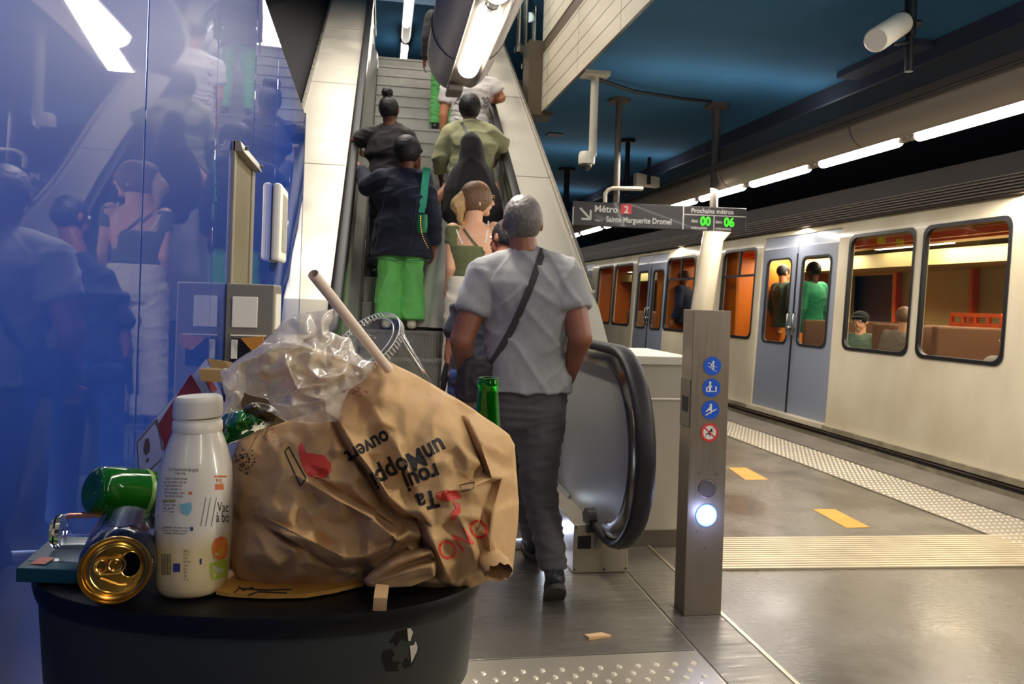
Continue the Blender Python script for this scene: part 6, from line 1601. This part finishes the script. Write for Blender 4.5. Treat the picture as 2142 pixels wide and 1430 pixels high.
mb = MB(); mb.add([q4[0] + up_ + UZ * .0004 + dd_ * .22 + (t1 - t0) * .03, q4[1] + up_ + UZ * .0004 + dd_ * .22, q4[2] + up_ + UZ * .0004, q4[3] + up_ + UZ * .0004 + (t1 - t0) * .03], [(0, 1, 2, 3)]); mb.build('top_face', mat('glossy grey teal top', srgb(84, 104, 110), .2), tb_)
ga, gb_ = P(112, 1092, .835), P(200, 1092, .845); rg = .0185; zz = q4[0].z + up_.z + rg + .001; ga.z = gb_.z = zz
axj = nrm(gb_ - ga); je = empty('glass_tumbler', ga, 'clear glass tumbler lying on the teal card box, copper label inside', 'glass')
mb = MB(); mb.lathe(ga, [(0.0001, .0), (.015, .0), (.0185, .004), (.0185, .055), (.0165, .055), (.0165, .010), (0.0001, .009)], axj, 32, cap=False); mb.build('glass_wall', mat('clear glass', (.95, .97, 1), .02, trans=1, ior=1.45), je, smooth=True)
mb = MB(); rs = []
for i in range(10):
    a = 1.0 + 1.3 * i / 9; xj = nrm(axj.cross(UZ)); yj = xj.cross(axj); xj = -xj if xj.dot(FW) > 0 else xj
    o_ = ga + xj * .019 * math.cos(a) + yj * .019 * math.sin(a) * (1 if yj.z > 0 else -1); rs.append([o_ + axj * .014, o_ + axj * .050])
mb.rings(rs, cap=False, loop=False); mb.build('copper_label', mat('copper foil', srgb(176, 112, 84), .25, .9), je, smooth=True)

# --- printed carton (magenta and blue white) and its flap
cb_ = empty('carton', P(380, 1180, .97), 'open cardboard carton with magenta and pale blue print leaning behind the white bottle', 'box')
F1 = [(285, 922), (432, 750), (500, 905), (500, 1130), (300, 1130)]
fd = lambda x, y: 1 / (1 / .925 - (1 / .925 - 1 / 1.045) * (x - 285) / 215)
Q = [P(x, y, fd(x, y)) for x, y in F1]
for p in Q[3:]: p.z = max(p.z, ZR + .003)
mb = MB(); mb.prism(Q, V((-.01, .03, 0)) * .1); fp = mb.build('front_panel', mat('pale blue card', srgb(98, 106, 158), .6), cb_)
off = -FW * .0012
pan = lambda pts, o=1.0: [P(x, y, fd(x, y)) + off * o for x, y in pts]
mb = MB(); mb.add(pan([(330, 890), (400, 782), (420, 815), (450, 900), (462, 1000), (350, 1010), (343, 925)]), [tuple(range(7))]); mb.build('magenta_print', mat('magenta print', srgb(74, 16, 44), .7, spec=.2), fp)
mb = MB(); mb.add(pan([(432, 797), (441, 788), (456, 815), (444, 822)], 1.2), [(0, 1, 2, 3)]); mb.build('red_print', mat('dark red print', srgb(110, 24, 36), .6), fp)
mb = MB()
for a, b in (((288, 925), (330, 876)), ((288, 925), (294, 1000)), ((294, 1000), (345, 955)), ((330, 876), (342, 940))):
    dx, dy = un(b[0] - a[0], b[1] - a[1]); mb.add(pan([(a[0] - dy, a[1] + dx), (b[0] - dy, b[1] + dx), (b[0] + dy, b[1] - dx), (a[0] + dy, a[1] - dx)], 1.5), [(0, 1, 2, 3)])
R_ = random.Random(8)
mb.add(pan([(306, 918), (312, 915), (316, 930), (314, 945), (307, 952), (303, 940)], 1.5), [tuple(range(6))]); mb.add(pan([(310, 956), (314, 958), (311, 967), (308, 964)], 1.5), [(0, 1, 2, 3)]); mb.add(pan([(328, 880), (332, 880), (331, 888), (327, 888)], 1.5), [(0, 1, 2, 3)])
mb.build('box_marks', mat('dark blue print', srgb(34, 26, 54), .6), fp)
mb = MB(); mb.prism([P(434, 750, .93 + .08), P(470, 755, 1.03), P(505, 762, 1.06), P(500, 800, 1.05), P(450, 790, 1.02)], FW * .002); mb.prism([P(416, 772, .965), P(432, 768, .98), P(500, 775, 1.0), P(505, 830, 1.0), P(470, 800, .985), P(420, 796, .965)], FW * .002); mb.build('brown_flap', mat('brown card', srgb(120, 92, 52), .7), cb_)
mb = MB(); bq = [P(505, 762, 1.06), P(500, 800, 1.05), P(520, 1130, 1.05), P(640, 1130, 1.08), P(630, 800, 1.08)]; 
for p in bq: p.z = max(p.z, ZR + .003)
mb.prism(bq, FW * .002); mb.build('back_panel', mat('inner brown card', srgb(78, 58, 36), .8), cb_)
# --- small rubbish between
tag(crumple('green_wrapper', [(455, 872), (480, 852), (520, 850), (560, 862), (575, 885), (540, 905), (500, 925), (470, 935), (458, 905)], lambda x, y: .885, .03, .02, mat('shiny green wrapper', srgb(20, 110, 34), .15, coat=1), n=34, amp=.007, seed=2, L=30), 'shiny green plastic wrapper between the white bottle and the paper bag', 'wrapper')
tag(crumple('brown_wrapper', [(505, 855), (530, 838), (565, 842), (600, 870), (585, 892), (540, 884), (515, 872)], lambda x, y: .872, .015, .015, mat('olive brown film', srgb(70, 58, 30), .3), n=20, amp=.005, seed=3, L=20), 'dark olive brown wrapper wedged above the green wrapper', 'wrapper')
tag(crumple('blue_wrapper', [(462, 822), (478, 815), (486, 828), (480, 842), (466, 842)], lambda x, y: .86, .01, .01, mat('dark blue film', srgb(26, 32, 86), .3), n=8, amp=.003, seed=3, L=12), 'small dark blue scrap right of the white bottle cap', 'wrapper')
# --- flattened yellow food box under the bag
mb = MB(); q = [onz(*p, ZR + .001) for p in ((452, 1243), (480, 1248), (560, 1252), (640, 1250), (700, 1240), (760, 1225), (640, 1200), (470, 1200))]; mb.prism(q, UZ * .004)
fb = tag(mb.build('food_box', mat('yellow food box card', srgb(206, 150, 62), .6, var=.2, vscale=20)), 'flattened yellow brown card food box under the paper bag', 'box')
mb = MB(); zc = ZR + .0056
for pts in ([(490, 1245), (500, 1236), (560, 1240), (610, 1238)], [(520, 1250), (540, 1243), (600, 1246)], [(500, 1232), (508, 1240), (530, 1234)]):
    mb.tube([onz(x, y - 6, zc) for x, y in pts], .0008, 4)
mb.build('printed_marks', M['black_ink'], fb)
